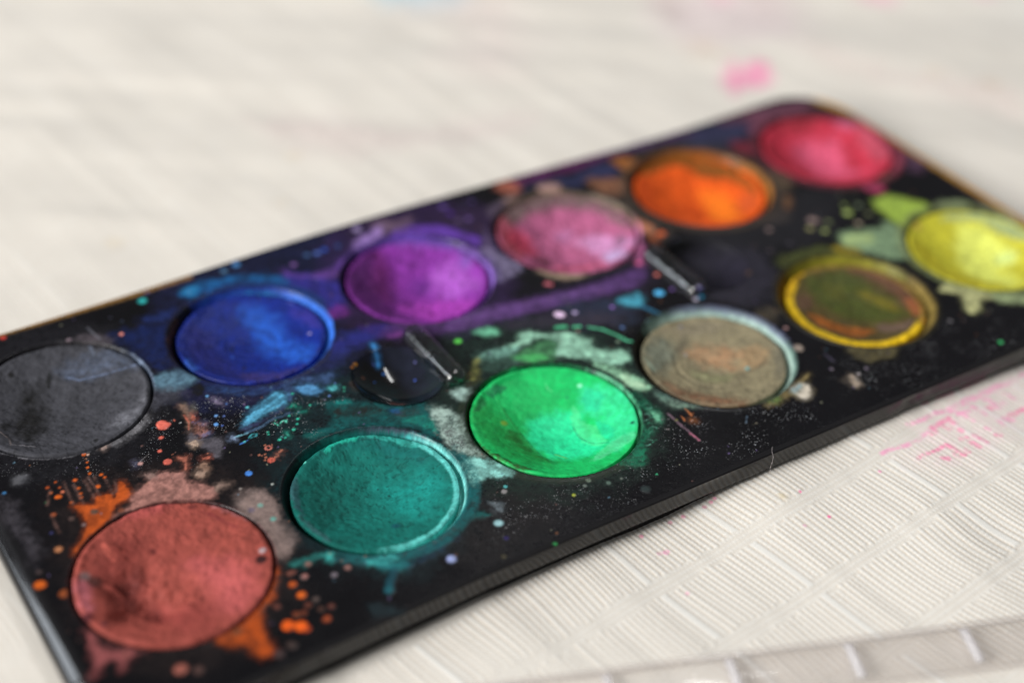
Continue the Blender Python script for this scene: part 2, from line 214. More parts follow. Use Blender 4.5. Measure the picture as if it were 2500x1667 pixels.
('b',[[57.57,25.94],[59.4,29.0],[64.85,28.92],[74.41,26.94],[85.52,25.37],[93.17,25.51],[95.26,25.57],[92.46,21.81],[87.62,21.37],[80.97,22.4],[72.18,23.56],[65.31,24.47]],(90,58,116),0.93,0.3,0.45,0.54,0.03,-20),
('b',[[61.09,28.03],[73.85,26.09],[87.08,24.08],[86.57,23.36],[73.38,25.38],[62.78,27.06]],(120,84,150),0.6,0.25,0.6,0.475,0.03,-20),
('b',[[41.17,34.13],[46.35,33.72],[49.68,31.81],[48.27,30.04],[42.99,29.47],[38.59,29.17]],(35,40,110),0.7,0.6,0.5,0.93,0.03,0),
('b',[[48.6,29.85],[50.56,29.82],[50.09,28.99],[48.77,29.38]],(130,60,140),0.8,0.25,0.3,0.475,0.03,0),
('b',[[45.9,34.12],[49.87,32.57],[51.09,30.02],[48.99,29.02],[46.82,31.01]],(62,32,95),0.8,0.5,0.3,0.8,0.03,0),
('b',[[38.79,32.02],[42.25,32.54],[48.05,33.25],[49.41,31.73],[43.16,30.21]],(38,40,120),0.7,0.4,0.6,0.67,0.03,10),
('b',[[73.55,43.23],[75.75,42.84],[76.15,39.21],[77.3,36.04],[75.57,34.13],[72.31,33.56],[71.44,34.46],[73.01,38.48]],(126,116,148),0.9,0.3,0.5,0.54,0.03,0),
('b',[[77.85,48.18],[76.95,44.75],[74.89,39.92],[74.45,42.72]],(104,88,126),0.7,0.5,0.3,0.8,0.03,0),
('b',[[64.44,55.77],[68.5,54.81],[72.18,52.72],[73.75,49.18],[75.7,46.32],[74.15,44.6],[72.57,47.23],[68.41,50.46],[62.77,52.79]],(104,62,172),0.9,0.4,0.3,0.67,0.03,0),
('b',[[61.52,59.64],[65.77,58.58],[68.74,57.36],[66.29,55.61],[62.42,55.6],[60.96,55.55]],(124,98,120),0.7,0.7,0.3,1.0599999999999998,0.03,0),
('b',[[55.91,55.38],[59.69,57.14],[62.62,57.69],[61.14,55.44],[57.9,53.83],[55.4,53.54]],(156,124,192),0.9,0.3,0.3,0.54,0.03,0),
('d',[[58.59,59.08],[0.672,0]],(172,152,202),0.95,0.3,0.12,0.08064,0.033600000000000005,0),
('d',[[75.22,58.04],[0.588,0]],(104,78,158),0.95,0.3,0.12,0.07056,0.0294,0),
('d',[[80.59,57.1],[0.462,0]],(74,58,115),0.95,0.3,0.12,0.05544,0.023100000000000002,0),
('d',[[77.09,52.42],[0.504,0]],(115,88,156),0.95,0.3,0.12,0.06048,0.0252,0),
('d',[[75.21,52.81],[0.504,0]],(98,78,120),0.95,0.3,0.12,0.06048,0.0252,0),
('d',[[75.21,55.52],[0.504,0]],(78,42,136),0.95,0.3,0.12,0.06048,0.0252,0),
('d',[[53.32,56.21],[0.42,0]],(45,70,120),0.95,0.3,0.12,0.05039999999999999,0.021,0),
('d',[[44.41,54.79],[0.5,0]],(124,88,156),0.95,0.2,0.12,0.06,0.025,0),
('d',[[47.64,56.25],[0.5,0]],(68,100,150),0.95,0.2,0.12,0.06,0.025,0),
('d',[[49.38,55.93],[0.55,0]],(78,106,182),0.95,0.2,0.12,0.066,0.027500000000000004,0),
('d',[[50.83,56.28],[0.55,0]],(42,80,175),0.95,0.2,0.12,0.066,0.027500000000000004,0),
('d',[[53.28,56.06],[0.5,0]],(38,62,115),0.95,0.2,0.12,0.06,0.025,0),
('d',[[36.17,59.49],[0.62,0]],(74,132,190),0.95,0.2,0.12,0.0744,0.031,0),
('d',[[33.69,58.79],[0.55,0]],(84,126,164),0.95,0.2,0.12,0.066,0.027500000000000004,0),
('d',[[18.98,57.5],[0.65,0]],(50,182,182),0.95,0.2,0.12,0.078,0.0325,0),
('d',[[20.43,59.28],[0.4,0]],(72,72,122),0.95,0.2,0.12,0.048,0.020000000000000004,0),
('d',[[12.85,50.81],[0.36,0]],(235,144,128),0.95,0.1,0.12,0.043199999999999995,0.018,0),
('d',[[-3.09,58.91],[0.45,0]],(190,60,50),0.95,0.1,0.12,0.054,0.022500000000000003,0),
('d',[[14.16,53.91],[0.2,0]],(60,70,90),0.95,0.1,0.12,0.024,0.010000000000000002,0),
('d',[[12.95,55.72],[0.2,0]],(55,55,70),0.95,0.1,0.12,0.024,0.010000000000000002,0),
('b',[[89.61,55.53],[94.16,56.83],[101.22,55.32],[108.68,56.13],[110.3,53.72],[107.66,51.22],[103.67,52.96],[99.04,52.15],[97.82,54.29],[93.46,55.77]],(46,50,88),0.95,0.6,0.3,0.93,0.03,0),
('b',[[90.73,59.72],[101.46,59.66],[109.49,59.24],[112.64,58.52],[105.18,57.08],[97.3,57.51],[90.98,57.64]],(95,36,90),0.95,0.5,0.3,0.8,0.03,0),
('b',[[108.89,59.39],[120.25,59.33],[131.13,58.12],[131.49,56.29],[124.08,56.67],[113.45,57.88]],(88,62,100),0.85,0.7,0.3,1.0599999999999998,0.03,0),
('b',[[126.14,55.52],[135.31,55.8],[140.44,54.6],[140.47,51.31],[133.21,49.48],[128.81,51.41]],(46,48,72),0.9,0.8,0.3,1.19,0.03,0),
('b',[[86.47,59.21],[89.53,59.91],[90.98,57.64],[90.03,55.77],[87.5,56.72]],(182,104,84),0.9,0.4,0.3,0.67,0.03,0),
('b',[[85.79,54.85],[88.59,55.16],[88.04,53.11],[85.48,53.15]],(154,124,118),0.9,0.35,0.3,0.605,0.03,0),
('b',[[81.6,53.49],[85.16,54.26],[85.86,52.94],[80.66,50.37]],(90,76,96),0.7,0.4,0.3,0.67,0.03,0),
('b',[[93.19,54.96],[95.56,55.32],[97.19,54.16],[96.2,52.31],[94.0,52.59]],(198,156,146),0.9,0.3,0.3,0.54,0.03,0),
('b',[[103.03,52.83],[105.64,51.86],[108.33,49.86],[106.86,46.32],[104.13,45.95],[102.2,48.94]],(146,98,72),0.9,0.5,0.3,0.8,0.03,0),
('b',[[111.32,56.69],[114.6,55.37],[114.35,51.96],[110.59,51.06],[110.76,53.96]],(172,104,46),0.9,0.4,0.3,0.67,0.03,0),
('b',[[100.27,48.12],[104.6,44.73],[103.85,38.18],[105.69,31.73],[102.42,30.93],[102.05,38.29],[101.0,43.48]],(76,68,62),0.8,0.8,0.3,1.19,0.03,0),
('b',[[101.81,41.63],[102.52,38.93],[103.88,34.99],[103.08,33.21],[101.49,33.22],[101.01,37.97]],(186,120,88),0.9,0.35,0.3,0.605,0.03,0),
('d',[[103.82,31.9],[0.714,0]],(235,104,46),0.95,0.3,0.12,0.08567999999999999,0.0357,0),
('b',[[101.17,32.08],[103.12,31.86],[101.31,29.81]],(146,78,46),0.9,0.3,0.3,0.54,0.03,0),
('b',[[133.77,39.41],[136.62,35.81],[134.14,32.28],[130.42,33.4]],(88,72,56),0.8,0.7,0.3,1.0599999999999998,0.03,0),
('b',[[131.27,31.0],[131.89,29.69],[128.74,26.75],[128.78,28.13]],(120,84,56),0.8,0.4,0.3,0.67,0.03,0),
('b',[[121.42,27.19],[127.97,27.18],[126.58,24.27],[121.71,25.2]],(66,58,54),0.7,0.6,0.3,0.93,0.03,0),
('b',[[99.44,34.38],[99.27,32.72],[98.74,29.54],[96.32,26.65],[94.9,25.78],[94.62,26.78],[96.78,29.36]],(192,104,156),0.9,0.35,0.3,0.605,0.03,0),
('d',[[94.98,26.57],[0.504,0]],(215,88,138),0.95,0.2,0.12,0.06048,0.0252,0),
('d',[[78.13,29.27],[0.504,0]],(190,98,112),0.95,0.1,0.12,0.06048,0.0252,0),
('d',[[78.52,28.77],[0.462,0]],(190,98,112),0.95,0.1,0.12,0.05544,0.023100000000000002,0),
('b',[[79.02,33.17],[81.62,30.45],[85.38,28.72],[87.02,28.2],[83.86,27.95],[80.82,29.28],[79.29,31.37]],(156,134,114),0.9,0.25,0.3,0.475,0.03,0),
('d',[[92.58,17.93],[0.6552,0]],(90,190,245),0.95,0.1,0.12,0.078624,0.032760000000000004,0),
('d',[[92.92,17.65],[0.63,0]],(90,190,245),0.95,0.1,0.12,0.0756,0.0315,0),
('d',[[98.1,13.58],[0.462,0]],(85,210,250),0.95,0.1,0.12,0.05544,0.023100000000000002,0),
('d',[[96.97,13.44],[0.378,0]],(240,232,255),0.95,0.1,0.12,0.04536,0.0189,0),
('d',[[95.61,22.27],[0.42,0]],(225,122,112),0.95,0.1,0.12,0.05039999999999999,0.021,0),
('d',[[95.24,17.6],[0.3192,0]],(144,108,190),0.95,0.1,0.12,0.038304,0.01596,0),
('d',[[83.69,18.5],[0.2856,0]],(146,114,196),0.95,0.1,0.12,0.034272000000000004,0.014280000000000001,0),
('d',[[99.16,15.56],[0.35279999999999995,0]],(180,154,222),0.95,0.1,0.12,0.04233599999999999,0.01764,0),
('b',[[85.5,19.81],[88.41,19.72],[90.05,19.58],[88.95,17.43],[87.42,16.36],[86.09,17.91]],(70,158,182),0.95,0.3,0.3,0.54,0.03,0),
('l',[[87.97,16.44],[88.64,14.69],[89.46,12.5],[0.3,0]],(45,112,145),0.9,0.1,0.3,0.16,0.03,0),
('b',[[131.99,57.71],[138.88,57.66],[142.88,54.81],[139.68,50.98],[133.52,53.17],[128.64,53.46]],(46,46,76),0.9,0.8,0.3,1.19,0.03,0),
('b',[[134.52,50.19],[137.23,49.29],[136.71,45.37],[133.7,45.87]],(115,36,52),0.9,0.6,0.3,0.93,0.03,0),
('b',[[144.93,58.14],[147.87,56.52],[146.63,53.37],[140.63,50.45],[141.09,52.67]],(124,72,94),0.8,0.6,0.3,0.93,0.03,0),
('b',[[137.19,58.59],[141.52,58.74],[145.91,57.6],[139.38,56.12]],(120,70,90),0.7,0.5,0.3,0.8,0.03,0),
('b',[[147.14,58.21],[156.35,57.06],[159.69,54.56],[154.74,52.72],[148.34,53.69]],(120,74,94),0.8,0.7,0.3,1.0599999999999998,0.03,0),
('b',[[159.3,54.12],[160.95,50.59],[157.8,50.39]],(60,42,52),0.7,0.5,0.3,0.8,0.03,0),
('b',[[161.99,44.87],[164.84,43.93],[164.95,38.19],[161.91,33.14],[158.85,28.89],[154.89,27.04],[156.91,31.74],[159.78,38.59]],(200,88,114),0.93,0.6,0.3,0.93,0.03,0),
('d',[[156.47,29.05],[0.924,0]],(222,108,130),0.95,0.4,0.12,0.11088,0.046200000000000005,0),
('b',[[146.18,26.8],[148.82,25.88],[148.68,23.17],[146.63,23.21]],(190,68,106),0.9,0.4,0.3,0.67,0.03,0),
('b',[[150.71,29.37],[153.75,28.83],[153.11,26.31],[149.98,26.36]],(176,114,106),0.9,0.4,0.3,0.67,0.03,0),
('b',[[163.77,33.92],[165.1,30.76],[165.17,27.13],[159.07,24.69],[158.58,27.87]],(92,62,88),0.8,0.8,0.3,1.19,0.03,0),
('b',[[163.07,17.89],[165.95,6.88],[161.89,6.48],[161.65,14.77]],(70,58,58),0.6,0.8,0.3,1.19,0.03,0),
('b',[[130.77,16.28],[134.05,15.77],[139.0,13.87],[140.79,15.13],[141.87,12.25],[139.55,7.77],[137.83,4.83],[134.41,5.49],[132.13,8.5],[129.76,11.15],[129.58,13.43]],(128,154,118),0.95,0.5,0.3,0.8,0.03,0),
('b',[[144.05,21.69],[148.2,21.27],[150.27,18.67],[151.89,14.43],[147.07,13.88],[142.83,11.71],[142.72,14.04],[142.99,18.05]],(156,182,72),0.97,0.4,0.15,0.67,0.03,0),
('b',[[131.45,15.46],[135.7,13.49],[134.82,11.33],[130.74,11.9],[130.22,13.5]],(170,190,124),0.9,0.5,0.3,0.8,0.03,0),
('d',[[137.36,20.76],[0.756,0]],(172,192,108),0.95,0.25,0.12,0.09072,0.0378,0),
('d',[[138.58,22.88],[0.462,0]],(134,150,88),0.95,0.25,0.12,0.05544,0.023100000000000002,0),
('d',[[140.83,21.61],[0.5207999999999999,0]],(124,140,108),0.95,0.25,0.12,0.06249599999999999,0.026039999999999997,0),
('d',[[140.37,18.59],[0.546,0]],(114,120,84),0.95,0.25,0.12,0.06552000000000001,0.027300000000000005,0),
('d',[[132.29,20.17],[0.546,0]],(114,124,84),0.95,0.25,0.12,0.06552000000000001,0.027300000000000005,0),
('d',[[129.59,18.3],[0.588,0]],(156,168,104),0.95,0.25,0.12,0.07056,0.0294,0),
('d',[[127.84,20.18],[0.588,0]],(156,152,104),0.95,0.25,0.12,0.07056,0.0294,0),
('d',[[130.01,22.14],[0.7979999999999999,0]],(146,124,120),0.95,0.25,0.12,0.09575999999999998,0.0399,0),
('d',[[130.45,21.66],[0.672,0]],(140,118,112),0.95,0.25,0.12,0.08064,0.033600000000000005,0),
('d',[[136.57,17.06],[0.546,0]],(170,156,134),0.95,0.25,0.12,0.06552000000000001,0.027300000000000005,0),
('d',[[121.23,23.48],[0.546,0]],(146,124,120),0.95,0.25,0.12,0.06552000000000001,0.027300000000000005,0),
('d',[[140.39,26.15],[0.5207999999999999,0]],(62,68,56),0.95,0.25,0.12,0.06249599999999999,0.026039999999999997,0),
('d',[[121.61,18.39],[0.42,0]],(72,68,78),0.95,0.25,0.12,0.05039999999999999,0.021,0),
('d',[[142.56,24.92],[0.504,0]],(52,58,48),0.95,0.25,0.12,0.06048,0.0252,0),
('d',[[117.12,18.33],[0.378,0]],(84,72,80),0.95,0.25,0.12,0.04536,0.0189,0),
('d',[[109.58,15.01],[0.336,0]],(110,84,66),0.95,0.25,0.12,0.04032,0.016800000000000002,0),
('b',[[116.5,15.68],[123.75,15.43],[128.01,13.88],[130.43,10.34],[124.07,12.65],[118.27,12.98],[115.77,13.56]],(74,80,36),0.85,0.6,0.3,0.93,0.03,0),
('b',[[127.11,13.52],[128.87,12.96],[130.69,10.62],[130.09,9.67],[127.67,11.04]],(160,138,26),0.9,0.35,0.3,0.605,0.03,0),
('b',[[134.41,-4.91],[138.07,-4.15],[139.56,-6.63],[140.67,-9.71],[140.69,-11.33],[138.45,-10.44],[136.19,-12.31],[134.1,-12.67],[134.39,-10.49],[136.54,-8.15],[135.34,-6.25]],(192,192,136),0.97,0.25,0.5,0.475,0.03,0),
('b',[[141.58,-10.23],[145.83,-13.07],[144.84,-15.3],[140.61,-12.48]],(156,170,124),0.9,0.3,0.3,0.54,0.03,0),
('b',[[153.4,15.01],[156.58,14.16],[159.04,12.3],[157.68,10.7],[154.43,12.07]],(150,165,124),0.9,0.4,0.3,0.67,0.03,0),
('b',[[160.82,11.3],[163.56,8.81],[162.68,5.07],[160.63,9.04]],(104,98,94),0.7,0.6,0.3,0.93,0.03,0),
('b',[[160.99,7.89],[165.63,3.41],[163.42,1.43]],(176,186,164),0.9,0.4,0.3,0.67,0.03,0),
('d',[[132.35,-20.4],[0.35279999999999995,0]],(62,205,118),0.95,0.1,0.12,0.04233599999999999,0.01764,0),
('b',[[109.78,-9.22],[112.79,-11.32],[116.64,-12.81],[114.5,-14.48],[111.86,-13.67],[110.19,-13.78],[109.1,-11.36]],(88,80,52),0.9,0.18,0.35,0.384,0.03,0),
('d',[[129.45,-12.13],[0.336,0]],(122,118,122),0.95,0.1,0.12,0.04032,0.016800000000000002,0),
('d',[[121.85,-10.23],[0.35279999999999995,0]],(175,134,128),0.95,0.1,0.12,0.04233599999999999,0.01764,0),
('l',[[105.49,-8.55],[105.55,-10.74],[0.25,0]],(70,64,84),0.7,0.1,0.6,0.15000000000000002,0.03,0),
('b',[[76.3,-2.76],[77.07,-3.88],[77.64,-5.55],[79.35,-7.53],[80.26,-8.72],[76.68,-6.8]],(112,138,122),0.9,0.15,0.6,0.345,0.03,0),
('b',[[102.19,5.29],[105.61,5.65],[106.11,3.81],[103.83,2.06],[102.76,3.82]],(72,64,52),0.9,0.7,0.3,1.0599999999999998,0.03,0),
('b',[[95.59,-11.58],[97.86,-11.53],[100.07,-10.72],[99.46,-11.41],[97.95,-12.27],[97.53,-14.42],[95.69,-15.37],[94.72,-14.81],[93.98,-13.71],[92.43,-13.81],[90.7,-14.14],[89.07,-13.52],[92.04,-12.58]],(128,112,72),0.95,0.2,0.45,0.41000000000000003,0.03,0),
('b',[[89.82,-12.63],[92.04,-12.58],[91.95,-13.53],[90.22,-13.86]],(80,120,60),0.7,0.2,0.3,0.41000000000000003,0.03,0),
('b',[[95.32,-12.45],[97.59,-12.4],[97.77,-13.87],[96.21,-15.34],[94.89,-14.9],[95.02,-13.64]],(208,198,182),0.97,0.12,0.55,0.306,0.03,0),
('b',[[94.8,-12.49],[96.37,-12.38],[97.32,-12.42],[95.02,-13.64]],(124,154,160),0.85,0.12,0.3,0.306,0.03,0),
('d',[[102.82,-5.17],[0.8,0]],(168,152,140),0.95,0.3,0.12,0.096,0.04000000000000001,0),
('b',[[104.91,-14.57],[105.59,-14.79],[105.39,-16.24],[104.72,-17.23],[104.11,-16.53]],(200,180,160),0.9,0.18,0.3,0.384,0.03,0),
('b',[[103.5,-14.45],[105.07,-14.67],[103.94,-16.43],[103.16,-15.64]],(70,62,54),0.8,0.3,0.3,0.54,0.03,0),
('d',[[106.65,-14.89],[0.27,0]],(174,164,164),0.95,0.1,0.12,0.0324,0.013500000000000002,0),
('d',[[108.7,-14.49],[0.32,0]],(124,114,128),0.95,0.1,0.12,0.0384,0.016,0),
('d',[[103.84,-11.85],[0.3,0]],(110,100,110),0.95,0.1,0.12,0.036,0.015,0),
('d',[[104.66,-0.12],[0.35,0]],(180,140,140),0.95,0.1,0.12,0.041999999999999996,0.017499999999999998,0),
('l',[[78.09,-7.92],[77.99,-8.81],[77.94,-9.72],[0.08,0]],(220,132,74),0.9,0.1,0.6,0.116,0.03,0),
('l',[[76.52,-8.9],[76.43,-9.67],[76.3,-10.22],[0.07,0]],(205,122,70),0.9,0.1,0.7,0.114,0.03,0),
('l',[[77.8,-9.43],[78.53,-9.44],[0.06,0]],(200,120,72),0.9,0.1,0.7,0.112,0.03,0),
('b',[[77.13,-10.29],[77.95,-10.56],[77.8,-11.3],[77.08,-11.09]],(170,105,62),0.8,0.12,1,0.306,0.03,0),
('l',[[75.17,-7.69],[75.2,-9.37],[75.22,-11.23],[75.34,-12.94],[75.41,-14.7],[0.18,0]],(112,90,102),0.85,0.1,0.5,0.136,0.03,0),
('l',[[75.2,-12.75],[75.36,-13.66],[75.41,-14.7],[0.15,0]],(172,98,120),0.85,0.1,0.5,0.13,0.03,0),
('d',[[75.3,-9.43],[0.25,0]],(126,124,74),0.8,0.1,0.12,0.03,0.0125,0),
('l',[[72.59,-10.11],[73.09,-10.6],[0.04,0]],(190,180,180),0.9,0.1,0.6,0.10800000000000001,0.03,0),
('l',[[83.95,-15.1],[84.99,-14.04],[0.06,0]],(84,105,125),0.9,0.1,0.7,0.112,0.03,0),
('l',[[84.42,-15.99],[85.31,-16.0],[0.04,0]],(160,150,130),0.9,0.1,0.3,0.10800000000000001,0.03,0),
('b',[[76.35,-2.64],[77.06,-3.27],[77.74,-4.53],[76.86,-5.3],[76.38,-4.17]],(72,110,100),0.8,0.15,0.8,0.345,0.03,0),
('b',[[22.97,-12.49],[25.38,-13.41],[27.28,-14.27],[26.35,-15.27],[24.52,-14.95],[23.53,-14.11]],(30,108,112),0.92,0.35,0.3,0.605,0.03,0),
('b',[[22.08,-11.45],[24.43,-11.81],[26.26,-12.5],[25.89,-13.32],[23.14,-12.85]],(76,200,195),0.95,0.18,0.3,0.384,0.03,0),
('b',[[18.17,-7.57],[19.05,-7.96],[18.79,-8.98],[17.93,-8.73]],(62,176,168),0.9,0.2,0.3,0.41000000000000003,0.03,0),
('b',[[13.3,-7.01],[15.34,-6.81],[17.94,-7.31],[17.45,-7.93],[14.29,-7.86]],(42,126,120),0.8,0.3,0.3,0.54,0.03,0),
('b',[[18.92,-8.54],[22.19,-11.25],[21.87,-11.84],[19.06,-9.66]],(40,90,95),0.7,0.3,0.3,0.54,0.03,0),
('l',[[24.62,-14.75],[23.26,-16.22],[22.26,-17.63],[0.55,0]],(22,72,84),0.9,0.35,0.3,0.21000000000000002,0.03,0),
('d',[[22.37,-17.44],[0.504,0]],(30,95,105),0.8,0.4,0.12,0.06048,0.0252,0),
('b',[[28.72,-13.04],[32.43,-13.12],[34.99,-13.3],[33.6,-14.34],[29.21,-15.42],[26.48,-15.35]],(28,52,72),0.85,0.5,0.5,0.8,0.03,0),
('b',[[41.13,-5.55],[41.36,-7.13],[40.73,-8.47],[38.58,-9.74],[36.49,-11.27],[34.24,-12.12],[30.97,-12.86],[28.61,-13.05],[33.33,-10.77],[37.76,-7.86],[39.9,-6.27]],(22,116,120),0.93,0.3,0.4,0.54,0.03,0),
('b',[[38.96,-10.58],[40.86,-12.26],[38.48,-11.68]],(24,90,88),0.9,0.2,0.3,0.41000000000000003,0.03,0),
('b',[[18.97,-18.85],[21.2,-19.94],[21.65,-21.66],[19.07,-20.6]],(30,52,58),0.6,0.6,0.3,0.93,0.03,0),
('d',[[41.05,-14.3],[0.5712,0]],(156,200,205),0.95,0.25,0.12,0.06854400000000001,0.028560000000000002,0),
('d',[[32.09,-16.86],[0.6552,0]],(158,170,218),0.95,0.25,0.12,0.078624,0.032760000000000004,0),
('b',[[42.21,-10.11],[43.38,-11.09],[42.89,-12.48],[41.98,-12.36],[42.12,-11.19]],(100,110,116),0.85,0.25,0.5,0.475,0.03,0),
('d',[[45.48,-21.51],[0.2772,0]],(56,150,84),0.95,0.1,0.12,0.033264,0.01386,0),
('r',[[40.41,-17.3],[0.22,0.12]],(54,44,108),0.85,0.08,0.4,0.05,0.03,0),
('d',[[45.08,-9.44],[0.42,0]],(132,128,128),0.95,0.1,0.12,0.05039999999999999,0.021,0),
('d',[[45.76,-8.69],[0.28,0]],(90,182,182),0.95,0.1,0.12,0.033600000000000005,0.014000000000000002,0),
('d',[[53.02,-14.97],[0.24,0]],(170,180,56),0.95,0.1,0.12,0.0288,0.012,0),
('d',[[65.61,-17.43],[0.16,0]],(66,190,136),0.95,0.1,0.12,0.0192,0.008,0),
('d',[[56.5,-13.55],[0.36,0]],(118,134,118),0.95,0.1,0.12,0.043199999999999995,0.018,0),
('d',[[55.41,-14.22],[0.28,0]],(100,110,104),0.95,0.1,0.12,0.033600000000000005,0.014000000000000002,0),
('d',[[58.66,-15.4],[0.34,0]],(86,106,96),0.95,0.1,0.12,0.0408,0.017,0),
('d',[[60.74,-15.6],[0.22,0]],(96,104,96),0.95,0.1,0.12,0.0264,0.011000000000000001,0),
('d',[[62.44,-19.08],[0.6,0]],(44,56,56),0.95,0.4,0.12,0.072,0.03,0),
('d',[[38.29,-20.02],[0.35279999999999995,0]],(84,78,58),0.6,0.1,0.12,0.04233599999999999,0.01764,0),
('b',[[14.41,8.72],[16.28,7.62],[16.95,4.41],[15.96,0.85],[15.96,-3.19],[13.58,-4.41],[10.83,-2.78],[11.39,2.19],[12.47,8.45]],(118,102,98),0.92,0.5,0.4,0.8,0.03,0),
('b',[[13.8,7.37],[15.64,7.85],[16.84,6.51],[16.51,3.29],[15.27,-0.51],[14.9,-4.12],[13.15,-5.68],[12.41,-4.39],[12.86,-0.58],[13.03,2.3],[12.38,6.03]],(138,118,112),0.93,0.4,0.4,0.67,0.03,0),
('d',[[13.41,4.81],[0.504,0]],(90,84,110),0.6,0.3,0.12,0.06048,0.0252,0),
('d',[[14.89,5.06],[0.4,0]],(120,160,150),0.95,0.2,0.12,0.048,0.020000000000000004,0),
('d',[[15.25,1.81],[0.4,0]],(100,160,150),0.95,0.2,0.12,0.048,0.020000000000000004,0),
('b',[[-6.88,17.7],[-5.86,17.4],[-4.3,16.48],[-3.53,18.03],[-2.38,17.52],[-1.4,17.56],[-1.72,16.5],[-1.23,16.52],[-0.38,18.22],[0.55,19.1],[0.73,17.56],[0.7,16.01],[-0.17,15.28],[-1.56,15.17],[-3.19,13.39],[-5.35,11.67],[-7.11,10.94],[-8.79,9.9],[-9.91,8.84],[-9.4,9.97],[-8.29,10.76],[-6.79,12.82],[-6.31,14.63],[-6.47,16.23]],(184,80,26),0.97,0.12,0.2,0.25,0.03,0),
('d',[[-4.82,15.26],[0.5207999999999999,0]],(84,72,62),0.95,0.15,0.12,0.06249599999999999,0.026039999999999997,0),
('d',[[-1.57,13.65],[0.42,0]],(150,80,50),0.6,0.1,0.12,0.05039999999999999,0.021,0),
('b',[[0.57,14.22],[0.24,15.35],[3.25,17.03],[5.59,17.9],[8.42,16.56],[8.25,14.73],[10.68,12.03],[10.6,10.5],[9.42,9.63],[5.38,11.7],[1.84,12.55],[-1.77,13.15],[-2.73,13.12]],(174,122,112),0.97,0.22,0.3,0.43600000000000005,0.03,0),
('b',[[3.56,18.77],[5.21,18.44],[4.36,17.33]],(150,120,112),0.8,0.2,0.3,0.41000000000000003,0.03,0),
('b',[[11.43,11.91],[13.51,11.16],[11.73,10.78],[10.71,10.75]],(156,130,118),0.9,0.18,0.3,0.384,0.03,0),
('b',[[10.14,15.87],[11.16,14.95],[10.5,14.37],[9.91,14.88]],(165,138,122),0.9,0.12,0.3,0.306,0.03,0),
('d',[[13.96,9.47],[0.252,0]],(140,130,125),0.95,0.1,0.12,0.03024,0.0126,0),
('d',[[18.12,8.13],[0.1848,0]],(190,196,190),0.95,0.1,0.12,0.022175999999999998,0.00924,0),
('b',[[11.2,-6.51],[11.59,-7.31],[10.04,-9.72],[9.18,-11.12],[7.31,-11.89],[6.38,-13.46],[5.51,-16.07],[5.46,-18.09],[5.09,-19.63],[3.91,-19.43],[2.97,-18.36],[2.9,-16.56],[0.97,-15.65],[-0.0,-13.8],[2.35,-13.4],[5.26,-12.27],[8.0,-10.42],[9.86,-8.51]],(176,74,20),0.97,0.25,0.2,0.475,0.03,0),
('d',[[2.74,-14.15],[0.672,0]],(90,56,36),0.8,0.4,0.12,0.08064,0.033600000000000005,0),
('b',[[-13.15,-4.41],[-12.47,-8.12],[-10.58,-9.5],[-8.77,-11.09],[-10.29,-11.42],[-11.67,-12.32],[-11.77,-10.79],[-13.31,-10.36],[-15.31,-12.08],[-13.84,-9.05]],(146,78,78),0.93,0.5,0.3,0.8,0.03,0),
('d',[[-15.47,6.0],[0.7728,0]],(210,96,26),0.95,0.15,0.12,0.092736,0.03864000000000001,0),
('d',[[-13.36,2.97],[0.714,0]],(130,64,30),0.95,0.15,0.12,0.08567999999999999,0.0357,0),
('d',[[-11.29,10.95],[0.504,0]],(180,118,80),0.95,0.15,0.12,0.06048,0.0252,0),
('d',[[-8.04,20.53],[0.35279999999999995,0]],(210,96,28),0.95,0.15,0.12,0.04233599999999999,0.01764,0),
('d',[[-7.79,20.45],[0.336,0]],(210,96,28),0.95,0.15,0.12,0.04032,0.016800000000000002,0),
('d',[[-9.67,17.51],[0.35279999999999995,0]],(160,80,46),0.95,0.15,0.12,0.04233599999999999,0.01764,0),
('d',[[-4.83,22.58],[0.2772,0]],(228,104,42),0.95,0.15,0.12,0.033264,0.01386,0),
('d',[[-5.0,20.78],[0.23520000000000002,0]],(210,96,28),0.95,0.15,0.12,0.028224000000000003,0.011760000000000001,0),
('d',[[-5.15,19.61],[0.23520000000000002,0]],(210,96,28),0.95,0.15,0.12,0.028224000000000003,0.011760000000000001,0),
('d',[[-5.35,18.79],[0.23520000000000002,0]],(210,96,28),0.95,0.15,0.12,0.028224000000000003,0.011760000000000001,0),
('d',[[-7.11,21.17],[0.2268,0]],(230,128,94),0.95,0.15,0.12,0.027216,0.011340000000000001,0),
('d',[[-8.55,21.77],[0.2268,0]],(200,106,62),0.95,0.15,0.12,0.027216,0.011340000000000001,0),
('d',[[-8.58,23.04],[0.2268,0]],(176,78,30),0.95,0.15,0.12,0.027216,0.011340000000000001,0),
('d',[[-7.16,22.21],[0.168,0]],(176,78,30),0.95,0.15,0.12,0.02016,0.008400000000000001,0),
('d',[[-7.27,23.53],[0.1848,0]],(176,78,30),0.95,0.15,0.12,0.022175999999999998,0.00924,0),
('d',[[-6.77,18.55],[0.2268,0]],(210,96,28),0.95,0.15,0.12,0.027216,0.011340000000000001,0),
('d',[[-2.57,19.82],[0.2772,0]],(176,78,30),0.95,0.15,0.12,0.033264,0.01386,0),
('d',[[-1.34,21.8],[0.1848,0]],(210,96,28),0.95,0.15,0.12,0.022175999999999998,0.00924,0),
('d',[[-1.14,21.05],[0.1848,0]],(176,78,30),0.95,0.15,0.12,0.022175999999999998,0.00924,0),
('d',[[-2.6,22.86],[0.1848,0]],(210,96,28),0.95,0.15,0.12,0.022175999999999998,0.00924,0),
('d',[[12.16,-10.29],[0.546,0]],(176,78,30),0.95,0.15,0.12,0.06552000000000001,0.027300000000000005,0),
